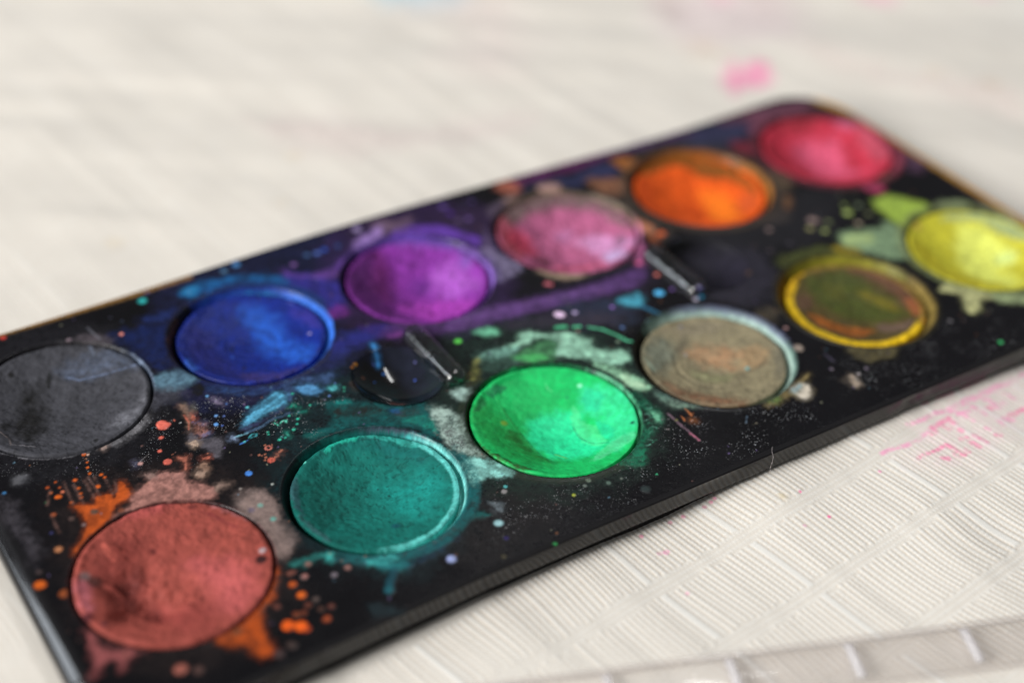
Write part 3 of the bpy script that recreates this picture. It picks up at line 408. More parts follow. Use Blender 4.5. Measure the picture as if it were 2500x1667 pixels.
('d',[[12.28,-12.56],[0.588,0]],(176,78,30),0.95,0.15,0.12,0.07056,0.0294,0),
('d',[[8.61,-16.36],[0.84,0]],(228,94,22),0.95,0.15,0.12,0.10079999999999999,0.042,0),
('d',[[9.93,-17.28],[0.84,0]],(222,90,22),0.95,0.15,0.12,0.10079999999999999,0.042,0),
('d',[[10.31,-18.03],[0.504,0]],(190,70,20),0.95,0.15,0.12,0.06048,0.0252,0),
('d',[[13.19,-8.4],[0.42,0]],(96,54,46),0.95,0.15,0.12,0.05039999999999999,0.021,0),
('d',[[14.01,-9.87],[0.462,0]],(100,84,82),0.95,0.15,0.12,0.05544,0.023100000000000002,0),
('d',[[8.77,-12.76],[0.504,0]],(96,54,46),0.95,0.15,0.12,0.06048,0.0252,0),
('d',[[12.29,-14.45],[0.42,0]],(96,54,46),0.95,0.15,0.12,0.05039999999999999,0.021,0),
('d',[[10.35,-15.3],[0.42,0]],(110,62,40),0.95,0.15,0.12,0.05039999999999999,0.021,0),
('d',[[7.46,-19.28],[0.504,0]],(66,50,44),0.95,0.15,0.12,0.06048,0.0252,0),
('d',[[-5.6,-16.08],[0.84,0]],(152,88,76),0.95,0.15,0.12,0.10079999999999999,0.042,0),
('d',[[-3.84,-17.26],[0.672,0]],(76,54,50),0.95,0.15,0.12,0.08064,0.033600000000000005,0),
('d',[[5.58,-19.93],[0.672,0]],(66,50,50),0.95,0.15,0.12,0.08064,0.033600000000000005,0),
('d',[[-6.87,13.61],[0.252,0]],(130,110,110),0.95,0.15,0.12,0.03024,0.0126,0),
('d',[[-7.85,15.54],[0.42,0]],(80,62,58),0.95,0.15,0.12,0.05039999999999999,0.021,0),
('d',[[-11.06,14.31],[0.21,0]],(60,60,110),0.95,0.15,0.12,0.025199999999999997,0.0105,0),
('d',[[-13.95,24.94],[0.23520000000000002,0]],(62,128,184),0.95,0.15,0.12,0.028224000000000003,0.011760000000000001,0),
('d',[[-9.72,20.29],[0.168,0]],(30,90,60),0.95,0.15,0.12,0.02016,0.008400000000000001,0),
('d',[[-14.8,8.22],[0.42,0]],(66,54,54),0.95,0.15,0.12,0.05039999999999999,0.021,0),
('d',[[12.17,-10.38],[0.462,0]],(176,78,30),0.95,0.2,0.12,0.05544,0.023100000000000002,0),
('d',[[12.36,-12.6],[0.546,0]],(210,96,28),0.95,0.2,0.12,0.06552000000000001,0.027300000000000005,0),
('d',[[8.68,-16.42],[0.714,0]],(215,86,22),0.95,0.2,0.12,0.08567999999999999,0.0357,0),
('d',[[9.88,-17.25],[0.7979999999999999,0]],(225,92,24),0.95,0.2,0.12,0.09575999999999998,0.0399,0),
('d',[[13.24,-17.84],[0.5207999999999999,0]],(160,72,38),0.95,0.2,0.12,0.06249599999999999,0.026039999999999997,0),
('d',[[14.7,-16.19],[0.42,0]],(96,54,46),0.95,0.2,0.12,0.05039999999999999,0.021,0),
('d',[[19.64,-11.29],[0.462,0]],(134,98,92),0.95,0.2,0.12,0.05544,0.023100000000000002,0),
('d',[[14.19,-9.83],[0.378,0]],(156,104,98),0.95,0.2,0.12,0.04536,0.0189,0),
('d',[[17.54,-11.56],[0.42,0]],(120,110,118),0.95,0.2,0.12,0.05039999999999999,0.021,0),
('d',[[12.69,-8.43],[0.42,0]],(110,66,56),0.95,0.2,0.12,0.05039999999999999,0.021,0),
('d',[[15.51,-8.07],[0.42,0]],(140,100,92),0.95,0.2,0.12,0.05039999999999999,0.021,0),
('d',[[10.26,-15.11],[0.42,0]],(110,52,32),0.95,0.2,0.12,0.05039999999999999,0.021,0),
('d',[[11.21,-15.43],[0.42,0]],(110,52,32),0.95,0.2,0.12,0.05039999999999999,0.021,0),
('d',[[13.57,-14.17],[0.42,0]],(84,70,66),0.95,0.2,0.12,0.05039999999999999,0.021,0),
('d',[[11.12,-22.63],[0.504,0]],(70,66,74),0.95,0.2,0.12,0.06048,0.0252,0),
('d',[[7.62,-19.62],[0.588,0]],(62,50,48),0.95,0.2,0.12,0.07056,0.0294,0),
('d',[[13.34,-15.98],[0.42,0]],(76,50,42),0.95,0.2,0.12,0.05039999999999999,0.021,0),
('d',[[12.3,-14.64],[0.42,0]],(84,42,30),0.95,0.2,0.12,0.05039999999999999,0.021,0),
('l',[[-3.75,22.1],[-3.83,17.75],[0.2,0]],(96,70,64),0.75,0.2,0.8,0.14,0.03,0),
('l',[[-3.08,22.35],[-3.01,17.89],[0.2,0]],(96,70,64),0.75,0.2,0.8,0.14,0.03,0),
('l',[[-1.21,20.61],[-1.37,17.39],[0.2,0]],(96,70,64),0.75,0.2,0.8,0.14,0.03,0),
('l',[[-5.32,21.75],[-5.46,17.47],[0.2,0]],(96,70,64),0.75,0.2,0.8,0.14,0.03,0),
('l',[[-6.32,22.97],[-6.7,18.2],[0.2,0]],(96,70,64),0.75,0.2,0.8,0.14,0.03,0),
('l',[[-8.45,22.33],[-9.74,19.69],[0.2,0]],(96,70,64),0.75,0.2,0.8,0.14,0.03,0),
('l',[[-9.9,17.65],[-10.11,13.89],[0.2,0]],(96,70,64),0.75,0.2,0.8,0.14,0.03,0),
('l',[[-2.29,21.88],[-2.49,19.77],[0.2,0]],(96,70,64),0.75,0.2,0.8,0.14,0.03,0),
('l',[[-0.1,19.95],[-0.83,17.54],[0.2,0]],(96,70,64),0.75,0.2,0.8,0.14,0.03,0),
('d',[[-1.95,26.96],[0.3,0]],(210,96,28),0.95,0.1,0.12,0.036,0.015,0),
('d',[[-2.41,24.18],[0.2,0]],(210,96,28),0.95,0.1,0.12,0.024,0.010000000000000002,0),
('d',[[-2.13,25.25],[0.17,0]],(210,96,28),0.95,0.1,0.12,0.0204,0.0085,0),
('d',[[-2.63,22.81],[0.18,0]],(210,96,28),0.95,0.1,0.12,0.021599999999999998,0.009,0),
('d',[[-1.35,21.87],[0.2,0]],(210,96,28),0.95,0.1,0.12,0.024,0.010000000000000002,0),
('d',[[-1.13,21.09],[0.17,0]],(210,96,28),0.95,0.1,0.12,0.0204,0.0085,0),
('d',[[-2.6,19.74],[0.3,0]],(210,96,28),0.95,0.1,0.12,0.036,0.015,0),
('d',[[-1.48,26.68],[0.17,0]],(230,190,170),0.95,0.1,0.12,0.0204,0.0085,0),
('d',[[-2.02,25.99],[0.1,0]],(210,150,120),0.95,0.1,0.12,0.012,0.005000000000000001,0),
('b',[[-12.01,26.93],[-11.12,27.33],[-10.71,26.9],[-11.49,25.89],[-12.14,25.9]],(96,96,100),0.9,0.2,0.4,0.41000000000000003,0.03,0),
('d',[[4.14,21.29],[0.32,0]],(210,160,150),0.95,0.1,0.12,0.0384,0.016,0),
('b',[[3.3,22.07],[4.01,21.84],[3.49,20.81],[3.12,21.03]],(96,96,120),0.8,0.2,0.3,0.41000000000000003,0.03,0),
('l',[[4.45,21.77],[5.8,22.51],[0.06,0]],(120,115,115),0.7,0.1,0.3,0.112,0.03,0),
('b',[[0.68,27.25],[1.47,27.18],[1.13,26.6],[0.66,26.58]],(160,138,130),0.9,0.1,0.4,0.28,0.03,0),
('b',[[-14.59,24.7],[-13.37,22.74],[-13.34,17.28],[-13.15,12.48],[-14.73,9.99],[-14.92,15.27],[-15.99,20.34]],(66,62,68),0.8,0.8,0.7,1.19,0.03,0),
('b',[[-11.99,26.94],[-10.05,27.08],[-10.41,26.01],[-11.55,25.41]],(90,90,95),0.7,0.2,0.5,0.41000000000000003,0.03,0),
('b',[[45.24,29.48],[45.61,28.53],[45.09,27.17],[44.67,25.6],[44.18,25.51],[44.76,27.36]],(60,140,210),0.9,0.12,0.4,0.306,0.03,0),
('d',[[44.49,24.08],[0.25,0]],(50,110,190),0.8,0.1,0.12,0.03,0.0125,0),
('d',[[43.76,25.94],[0.2,0]],(70,90,170),0.7,0.1,0.12,0.024,0.010000000000000002,0),
('d',[[40.69,26.1],[0.28,0]],(225,150,50),0.95,0.1,0.12,0.033600000000000005,0.014000000000000002,0),
('d',[[39.95,25.63],[0.2,0]],(210,130,40),0.95,0.1,0.12,0.024,0.010000000000000002,0),
('d',[[40.8,23.89],[0.3,0]],(110,70,55),0.7,0.1,0.12,0.036,0.015,0),
('d',[[42.25,22.97],[0.2,0]],(40,80,140),0.8,0.1,0.12,0.024,0.010000000000000002,0),
('d',[[47.98,20.53],[0.15,0]],(90,120,225),0.95,0.1,0.12,0.018,0.0075,0),
('d',[[49.59,23.3],[0.15,0]],(110,110,170),0.95,0.1,0.12,0.018,0.0075,0),
('b',[[41.31,17.17],[42.36,16.56],[43.38,14.95],[42.85,14.58],[41.86,15.66]],(130,84,78),0.85,0.25,0.5,0.475,0.03,0),
('b',[[38.02,22.7],[39.05,22.62],[38.25,20.32],[37.73,21.14]],(72,56,48),0.7,0.3,0.3,0.54,0.03,0),
('a',[[30,0.2],[11.38,12.81],[115.65,265.65]],(14,40,38),0.9,0.25,0.4,0.2,0.02,0),  # well arcs from here: shaded left and lit right put into the paint colours
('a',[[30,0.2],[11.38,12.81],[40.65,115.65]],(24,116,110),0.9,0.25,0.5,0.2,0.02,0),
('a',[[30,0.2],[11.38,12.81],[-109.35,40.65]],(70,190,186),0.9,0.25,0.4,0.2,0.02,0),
('a',[[30,0.2],[11.79,12.72],[-116.35,31.65]],(150,238,232),0.9,0.25,0.5,0.2,0.02,0),  # turquoise crust, painted brighter for the lit right wall
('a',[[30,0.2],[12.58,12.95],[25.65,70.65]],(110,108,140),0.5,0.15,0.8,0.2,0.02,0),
('a',[[30.2,41],[11.42,12.86],[105.65,275.65]],(12,12,18),0.9,0.25,0.3,0.2,0.02,0),  # shaded left wall of the blue well, painted dark
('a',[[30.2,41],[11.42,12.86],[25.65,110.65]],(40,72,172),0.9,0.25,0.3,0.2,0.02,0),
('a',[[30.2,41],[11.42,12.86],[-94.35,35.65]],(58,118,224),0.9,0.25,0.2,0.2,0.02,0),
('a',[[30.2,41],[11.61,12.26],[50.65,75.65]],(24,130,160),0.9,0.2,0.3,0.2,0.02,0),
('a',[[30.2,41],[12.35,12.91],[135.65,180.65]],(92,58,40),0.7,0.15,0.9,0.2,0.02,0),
('a',[[90.2,0.1],[11.42,12.86],[115.65,265.65]],(24,22,18),0.9,0.25,0.3,0.2,0.02,0),  # shaded left wall of the beige well, painted dark
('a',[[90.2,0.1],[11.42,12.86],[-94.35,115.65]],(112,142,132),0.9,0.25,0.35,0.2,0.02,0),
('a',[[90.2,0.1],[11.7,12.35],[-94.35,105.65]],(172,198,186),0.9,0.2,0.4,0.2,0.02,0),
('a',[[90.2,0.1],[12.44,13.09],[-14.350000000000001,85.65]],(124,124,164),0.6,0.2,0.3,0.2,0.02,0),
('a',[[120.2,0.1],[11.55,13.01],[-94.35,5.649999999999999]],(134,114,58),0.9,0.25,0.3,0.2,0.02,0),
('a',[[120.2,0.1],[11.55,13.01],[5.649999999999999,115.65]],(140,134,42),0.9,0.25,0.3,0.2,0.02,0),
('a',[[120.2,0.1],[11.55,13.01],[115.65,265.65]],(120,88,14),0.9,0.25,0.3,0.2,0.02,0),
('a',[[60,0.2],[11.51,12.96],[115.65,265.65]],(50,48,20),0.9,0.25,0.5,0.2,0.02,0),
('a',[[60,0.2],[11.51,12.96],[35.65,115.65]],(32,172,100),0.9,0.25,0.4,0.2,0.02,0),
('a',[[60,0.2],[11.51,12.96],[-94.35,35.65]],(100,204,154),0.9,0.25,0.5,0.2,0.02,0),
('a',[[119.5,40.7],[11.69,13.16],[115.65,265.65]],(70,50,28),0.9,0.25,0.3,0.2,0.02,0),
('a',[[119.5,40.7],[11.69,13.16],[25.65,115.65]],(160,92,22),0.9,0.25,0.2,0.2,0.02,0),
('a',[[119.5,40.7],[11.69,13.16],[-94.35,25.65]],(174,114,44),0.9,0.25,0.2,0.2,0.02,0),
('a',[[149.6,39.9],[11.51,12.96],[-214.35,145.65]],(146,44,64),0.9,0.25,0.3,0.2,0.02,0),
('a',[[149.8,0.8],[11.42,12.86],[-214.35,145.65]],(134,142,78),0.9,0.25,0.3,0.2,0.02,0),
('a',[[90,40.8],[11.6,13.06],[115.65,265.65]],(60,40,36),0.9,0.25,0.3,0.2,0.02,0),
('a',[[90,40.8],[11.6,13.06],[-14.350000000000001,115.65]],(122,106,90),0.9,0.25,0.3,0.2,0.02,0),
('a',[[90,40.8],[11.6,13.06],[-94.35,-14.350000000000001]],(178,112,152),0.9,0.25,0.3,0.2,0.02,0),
('a',[[60.3,41.3],[11.29,12.71],[115.65,265.65]],(34,26,58),0.9,0.25,0.3,0.2,0.02,0),  # shaded left wall of the purple well, painted dark
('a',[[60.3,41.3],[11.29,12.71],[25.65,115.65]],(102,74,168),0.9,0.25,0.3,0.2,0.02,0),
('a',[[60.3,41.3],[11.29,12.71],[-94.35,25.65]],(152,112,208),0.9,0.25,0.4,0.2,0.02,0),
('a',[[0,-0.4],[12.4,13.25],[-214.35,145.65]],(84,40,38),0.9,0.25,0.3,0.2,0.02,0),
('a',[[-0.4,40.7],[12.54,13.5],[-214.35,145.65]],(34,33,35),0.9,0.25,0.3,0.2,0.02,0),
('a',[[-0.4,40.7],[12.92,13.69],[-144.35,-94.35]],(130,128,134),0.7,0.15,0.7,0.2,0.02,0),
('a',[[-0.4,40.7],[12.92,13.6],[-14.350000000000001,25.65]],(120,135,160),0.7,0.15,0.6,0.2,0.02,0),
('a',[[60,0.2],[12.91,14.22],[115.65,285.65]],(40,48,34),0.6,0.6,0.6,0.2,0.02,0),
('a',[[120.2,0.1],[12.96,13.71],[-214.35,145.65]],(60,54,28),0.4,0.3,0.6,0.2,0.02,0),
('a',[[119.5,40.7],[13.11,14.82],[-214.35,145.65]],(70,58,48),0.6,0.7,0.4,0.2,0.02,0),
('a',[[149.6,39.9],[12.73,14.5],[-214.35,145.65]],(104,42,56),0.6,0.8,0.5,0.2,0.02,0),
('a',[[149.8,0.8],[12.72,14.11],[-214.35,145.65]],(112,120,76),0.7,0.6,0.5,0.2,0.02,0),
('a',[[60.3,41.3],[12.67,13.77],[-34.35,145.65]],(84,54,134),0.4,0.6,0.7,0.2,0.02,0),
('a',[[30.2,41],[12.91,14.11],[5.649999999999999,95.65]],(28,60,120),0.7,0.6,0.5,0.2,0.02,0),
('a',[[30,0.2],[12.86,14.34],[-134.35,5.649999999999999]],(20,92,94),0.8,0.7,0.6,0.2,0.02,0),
('l',[[161.35,55.69],[164.45,46.46],[163.8,22.07],[163.72,3.13],[163.64,-6.37],[1.1,0]],(190,140,60),1,0.6,0.1,0.32000000000000006,0.03,0),  # golden optical fringe along the right edge, put into the rim colour
('l',[[-6.99,60.1],[-3.19,60.07],[6.51,59.91],[17.9,59.77],[27.96,60.1],[0.55,0]],(150,112,62),0.9,0.5,0.3,0.21000000000000002,0.03,0),  # same golden fringe painted along the back edge
('u',[[74.85,-5.61],[80.97,-9.18],[91.23,-15.15],[97.53,-16.03],[91.96,-22.24],[82.2,-22.15],[74.56,-19.04],[70.74,-13.86]],(0,0,0),1,2,0,2,0,0),
('u',[[14.8,32.63],[22.61,27.67],[22.45,24.61],[20.46,21.67],[17.7,19.68],[14.0,22.24],[13.81,26.57]],(0,0,0),1,1.2,0,1.2,0,0),
('u',[[8.02,30.96],[13.87,27.55],[9.49,17.32],[4.81,20.06],[4.16,27.2]],(0,0,0),0.7,1.5,0,1.5,0,0),
('u',[[23.66,21.85],[29.6,23.6],[36.13,19.8],[32.52,16.68],[27.59,14.5],[22.96,15.22],[20.33,18.74]],(0,0,0),0.75,1.2,0,1.2,0,0),
('u',[[108.74,-10.07],[129.53,-10.82],[140.13,-16.92],[133.78,-22.7],[119.4,-23.35],[101.38,-18.03]],(0,0,0),0.6,2,0,2,0,0),
('u',[[43.0,-8.3],[68.24,-14.25],[67.31,-21.15],[44.99,-20.55],[36.94,-21.03]],(0,0,0),0.5,3,0,3,0,0),
('u',[[-12.3,31.78],[-2.98,26.32],[5.14,23.48],[4.83,19.84],[-9.25,24.39],[-14.31,25.54]],(0,0,0),0.45,2,0,2,0,0),
('u',[[59.91,33.69],[68.24,17.59],[94.15,10.18],[108.31,18.14],[95.15,2.08],[81.64,9.87],[54.98,21.62]],(0,0,0),0.3,3,0,3,0,0),
],
'g':[
('b',[[3.5,31.47],[5.71,32.39],[9.34,34.46],[12.2,37.76],[10.73,33.65],[5.76,30.15]],(122,122,130),0.8,0.9,0.8,1.32,0.03,0),
('b',[[-4.59,45.84],[-3.01,47.26],[-1.96,45.98],[-3.23,40.15],[-6.2,34.65],[-8.15,35.18],[-8.78,38.64],[-6.41,42.01]],(22,21,21),0.95,1.1,0.5,1.58,0.03,0),
('b',[[-0.05,48.25],[0.42,47.98],[-0.52,45.82],[-0.91,46.04]],(30,30,30),0.9,0.2,0.3,0.41000000000000003,0.03,0),
('b',[[0.47,41.25],[2.51,41.72],[-0.7,33.92],[-2.48,34.02]],(46,46,50),0.6,0.9,0.6,1.32,0.03,90),
('b',[[1.61,47.63],[4.75,48.92],[8.04,48.42],[10.65,47.61],[13.52,42.46],[13.47,40.41],[11.48,42.25],[8.11,43.52],[4.97,44.32],[2.25,46.23]],(92,104,128),0.5,0.9,0.9,1.32,0.03,0),
('l',[[2.15,46.46],[3.82,44.81],[5.34,44.28],[7.74,43.56],[9.8,42.89],[13.4,42.18],[0.125,0]],(120,138,175),0.6,0.2,1,0.125,0.03,0),
('b',[[7.84,52.08],[7.72,48.6],[7.13,47.54],[7.29,49.55]],(120,130,150),0.6,0.2,0.5,0.41000000000000003,0.03,0),
('d',[[-4.87,50.02],[0.5,0]],(26,25,26),0.95,0.2,0.12,0.06,0.025,0),
('d',[[-9.12,39.78],[0.8,0]],(30,30,32),0.95,0.4,0.12,0.096,0.04000000000000001,0),
('d',[[8.0,38.53],[0.22,0]],(26,26,28),0.95,0.1,0.12,0.0264,0.011000000000000001,0),
('d',[[0.66,29.26],[0.4,0]],(24,24,25),0.95,0.2,0.12,0.048,0.020000000000000004,0),
('l',[[-10.23,38.55],[-9.59,36.17],[-9.98,34.42],[0.06,0]],(130,118,116),0.9,0.1,0.3,0.112,0.03,0),
('l',[[-9.8,34.71],[-8.32,33.6],[-7.04,32.7],[0.06,0]],(150,145,150),0.9,0.1,0.3,0.112,0.03,0),
],
'b':[
('b',[[22.28,47.89],[25.4,47.95],[25.1,42.61],[25.79,35.13],[27.71,30.58],[22.96,33.33],[20.81,39.76],[20.09,43.71]],(40,36,108),0.6,1,0.5,1.45,0.03,0),  # violet tint together with the dish's left shade, put into one colour
('b',[[32.44,49.59],[36.79,45.18],[35.61,38.38],[37.49,33.67],[34.48,31.85],[31.78,36.96],[31.35,42.67]],(36,94,200),0.85,1,0.4,1.45,0.03,-35),
('b',[[39.21,45.71],[41.55,41.68],[40.47,37.42],[39.42,41.77]],(58,48,138),0.7,0.6,0.3,0.93,0.03,0),
('l',[[31.65,46.04],[33.0,43.95],[34.14,41.44],[0.2,0]],(20,38,110),0.6,0.3,0.3,0.14,0.03,0),
('l',[[31.35,42.67],[32.32,40.28],[33.14,37.62],[0.2,0]],(20,38,110),0.6,0.3,0.3,0.14,0.03,0),
('l',[[30.07,49.04],[31.19,46.87],[0.2,0]],(20,38,110),0.6,0.3,0.3,0.14,0.03,0),
('b',[[19.13,41.43],[20.09,39.48],[19.53,37.72],[18.77,39.19]],(48,100,200),0.7,0.4,0.3,0.67,0.03,0),
('d',[[27.24,42.11],[0.35,0]],(20,25,60),0.95,0.1,0.12,0.041999999999999996,0.017499999999999998,0),
('d',[[26.75,36.32],[0.4,0]],(24,24,70),0.95,0.1,0.12,0.048,0.020000000000000004,0),
('d',[[38.9,38.14],[0.25,0]],(190,180,230),0.95,0.1,0.12,0.03,0.0125,0),
('d',[[26.41,40.06],[0.3,0]],(50,90,200),0.95,0.1,0.12,0.036,0.015,0),
('b',[[25.79,35.13],[30.2,31.54],[33.81,30.49],[29.17,29.39],[25.09,31.42]],(72,56,104),0.6,0.6,0.9,0.93,0.03,0),
],
'p':[
('b',[[61.38,52.88],[67.95,51.76],[72.27,46.7],[72.14,42.51],[70.06,47.09],[65.19,51.15]],(124,90,188),0.75,0.6,0.3,0.93,0.03,0),
('b',[[65.82,44.0],[69.22,42.48],[69.3,37.89],[66.58,35.39],[63.61,37.09],[63.65,41.11]],(182,100,206),0.7,1.6,0.3,2.23,0.03,0),  # lit right side of the purple dish, put into the colour
('b',[[56.15,39.37],[62.22,37.89],[65.65,31.97],[61.67,29.23],[56.92,30.82],[55.7,34.57]],(176,64,182),0.85,1,0.5,1.45,0.03,0),
('b',[[51.66,50.0],[55.12,52.18],[57.45,50.02],[56.11,43.39],[53.81,36.81],[54.23,31.99],[50.65,35.56],[49.32,41.33],[49.2,45.33]],(66,28,76),0.75,1.4,0.3,1.9699999999999998,0.03,0),  # left shade of the purple dish, put into the colour
('b',[[57.09,51.07],[59.58,51.76],[58.53,46.91],[54.43,40.36],[54.36,44.38]],(104,28,96),0.75,1,0.3,1.45,0.03,0),  # deep red part of the same painted left shade
('b',[[62.07,44.89],[63.49,43.25],[61.71,41.0],[60.3,42.61]],(100,40,135),0.7,0.8,0.3,1.19,0.03,0),
('b',[[56.83,40.57],[58.57,39.58],[57.03,37.69]],(90,30,110),0.7,0.6,0.3,0.93,0.03,0),
('b',[[58.42,34.55],[59.62,33.48],[58.09,32.43]],(120,30,125),0.7,0.4,0.3,0.67,0.03,0),
('b',[[71.13,45.63],[72.33,42.82],[69.91,40.84],[69.6,43.11]],(110,84,165),0.7,0.6,0.3,0.93,0.03,0),
],
'k':[
('b',[[83.79,52.88],[88.81,54.25],[94.1,52.69],[99.42,48.75],[101.6,42.37],[101.14,36.25],[100.2,38.59],[99.21,44.64],[94.41,49.22],[88.3,49.87],[82.94,48.34]],(104,94,88),0.92,0.7,0.3,1.0599999999999998,0.03,0),
('b',[[80.52,49.71],[83.23,49.99],[81.79,44.98],[81.19,40.96],[78.64,38.56],[78.09,42.72]],(160,66,60),0.75,0.8,0.3,1.19,0.03,0),
('b',[[80.71,46.04],[84.43,47.5],[84.96,43.63],[82.81,39.61],[80.67,41.69]],(198,62,88),0.85,0.7,0.3,1.0599999999999998,0.03,0),
('b',[[92.72,41.02],[95.97,40.07],[98.12,35.73],[99.21,32.91],[95.2,31.71],[92.84,35.65]],(208,148,196),0.9,0.8,0.4,1.19,0.03,0),
('b',[[92.89,33.89],[95.86,32.63],[95.23,29.98],[91.63,30.33]],(200,176,222),0.85,0.5,0.3,0.8,0.03,0),
('b',[[83.07,34.36],[88.21,32.7],[91.63,30.33],[86.53,30.3],[83.15,32.64]],(204,94,124),0.9,0.6,0.3,0.93,0.03,0),
('b',[[82.45,39.81],[84.33,39.61],[84.35,37.02],[82.53,34.67],[81.13,36.3]],(84,36,46),0.85,0.7,0.3,1.0599999999999998,0.03,0),
('b',[[90.05,44.32],[93.35,43.82],[90.59,41.33]],(186,124,172),0.7,0.6,0.3,0.93,0.03,0),
('b',[[84.59,34.76],[86.04,33.93],[84.66,33.03]],(120,40,70),0.7,0.4,0.3,0.67,0.03,0),
('b',[[98.89,37.52],[99.1,35.62],[96.91,33.34],[96.7,35.21]],(140,100,130),0.7,0.4,0.3,0.67,0.03,0),
('b',[[79.46,36.41],[81.15,33.36],[83.43,31.23],[80.55,32.47],[79.2,34.89]],(100,40,45),0.8,0.5,0.3,0.8,0.03,0),
],
'o':[
('b',[[121.96,42.68],[124.94,41.01],[123.97,35.25],[118.91,30.13],[117.32,33.34],[119.47,37.78]],(255,130,28),0.9,1,0.3,1.45,0.03,0),  # lit right side of the orange dish, painted brighter
('b',[[111.27,48.67],[113.76,49.75],[110.2,42.04],[110.6,37.13],[110.98,32.33],[108.16,35.74],[107.91,41.91]],(200,66,18),0.7,1,0.3,1.45,0.03,0),  # left shade of the orange dish, painted as darker red
('b',[[114.86,40.85],[117.52,38.87],[117.65,35.49],[114.23,36.48]],(196,68,16),0.85,0.8,0.3,1.19,0.03,0),
('b',[[111.97,50.75],[117.01,52.96],[121.41,53.07],[127.23,49.31],[130.31,44.01],[129.68,36.88],[126.76,32.73],[128.68,37.44],[127.88,42.84],[123.97,47.04],[122.33,50.5],[116.01,50.49]],(112,72,20),0.95,0.45,0.3,0.7350000000000001,0.03,0),
('b',[[126.54,37.66],[128.76,35.45],[124.82,31.45],[122.88,32.54]],(205,88,40),0.8,0.6,0.3,0.93,0.03,0),
('b',[[110.31,34.99],[114.78,30.18],[119.87,29.59],[113.78,28.94],[110.49,31.7]],(205,84,52),0.8,0.4,0.3,0.67,0.03,0),
],
'r':[
('b',[[146.66,45.84],[154.89,44.99],[155.77,40.78],[151.58,34.7],[153.18,31.45],[145.59,32.8],[144.77,39.68]],(234,100,134),0.9,1.2,0.3,1.71,0.03,0),
('b',[[140.71,47.93],[141.91,46.06],[141.38,39.8],[141.31,35.78],[139.53,39.67],[138.89,44.14]],(140,32,42),0.8,1,0.3,1.45,0.03,0),  # left shade of the red dish, put into the colour
('b',[[156.55,42.82],[156.73,40.25],[153.01,35.08],[151.83,35.74]],(170,36,52),0.9,0.7,0.3,1.0599999999999998,0.03,0),
('b',[[158.84,49.76],[162.69,48.28],[162.3,44.65],[159.18,44.48]],(204,106,142),0.9,0.6,0.3,0.93,0.03,0),
('b',[[148.02,53.19],[154.55,52.78],[157.47,49.88],[152.37,48.26],[147.16,50.52]],(166,48,62),0.9,0.6,0.3,0.93,0.03,0),
('b',[[160.5,43.12],[163.38,40.27],[160.14,32.3],[156.55,33.11]],(190,84,104),0.8,0.6,0.3,0.93,0.03,0),
('b',[[138.32,36.3],[141.91,32.58],[148.01,29.73],[140.56,31.08]],(150,42,60),0.8,0.4,0.3,0.67,0.03,0),
],
'n':[
('b',[[2.77,1.15],[8.31,-3.56],[7.77,-8.81],[3.37,-10.23],[2.82,-3.1]],(202,98,98),0.7,1.5,0.3,2.1,0.03,0),
('b',[[-4.91,-3.96],[-0.81,-5.06],[1.92,-9.36],[-0.9,-11.61],[-4.05,-8.44]],(146,62,58),0.7,1.2,0.6,1.71,0.03,0),
('b',[[-7.69,7.64],[-4.53,8.65],[-1.87,8.25],[-1.21,6.11],[-3.9,3.12],[-2.77,1.33],[-4.41,-0.47],[-4.18,-4.4],[-7.4,-1.14],[-9.0,1.72],[-9.36,4.13]],(124,52,46),0.65,1.0,0.6,1.45,0.03,0),  # darker gouged area, with part of its shade put into the colour
('b',[[-4.71,8.18],[-3.47,6.58],[-4.59,4.66]],(112,42,34),0.9,0.5,0.3,0.8,0.03,0),
('b',[[-11.4,3.96],[-10.06,3.71],[-10.61,0.77],[-11.71,-1.24],[-12.18,0.37]],(200,112,124),0.9,0.6,0.3,0.93,0.03,0),
('b',[[-6.16,8.75],[-5.56,8.39],[-5.28,6.21],[-5.79,5.37],[-6.21,6.19]],(208,102,88),0.9,0.2,0.3,0.41000000000000003,0.03,0),
('b',[[-6.4,2.37],[-3.72,3.58],[-3.34,2.23],[-4.03,0.96],[-6.02,-2.23],[-7.23,-0.7]],(92,36,32),0.75,0.6,0.5,0.93,0.03,0),
('b',[[-3.95,-2.92],[-3.46,-4.83],[-5.26,-4.82]],(95,38,34),0.6,0.5,0.3,0.8,0.03,0),
('d',[[-10.03,4.52],[0.75,0]],(130,108,108),0.95,0.4,0.12,0.09,0.037500000000000006,0),
('d',[[-9.32,3.28],[0.9,0]],(80,44,40),0.95,0.5,0.12,0.108,0.045000000000000005,0),
('d',[[10.59,-4.34],[0.72,0]],(26,10,16),0.95,0.2,0.12,0.08639999999999999,0.036,0),  # pin holes from here: shade inside them painted as dark dots
('d',[[-12.37,-2.56],[0.85,0]],(72,22,30),0.95,0.35,0.12,0.102,0.0425,0),
('d',[[-10.94,-4.58],[0.4,0]],(72,36,52),0.95,0.2,0.12,0.048,0.020000000000000004,0),
('d',[[11.4,-2.95],[0.45,0]],(178,160,164),0.95,0.2,0.12,0.054,0.022500000000000003,0),
('d',[[-0.74,4.96],[0.5,0]],(110,45,42),0.95,0.3,0.12,0.06,0.025,0),
('b',[[6.1,9.85],[7.31,9.45],[6.83,8.81]],(105,42,40),0.9,0.25,0.3,0.475,0.03,0),
('l',[[8.39,6.97],[9.15,4.71],[10.28,2.85],[0.25,0]],(130,52,52),0.7,0.3,0.3,0.15000000000000002,0.03,0),
('l',[[7.56,7.77],[9.26,4.95],[0.2,0]],(125,50,50),0.6,0.3,0.3,0.14,0.03,0),
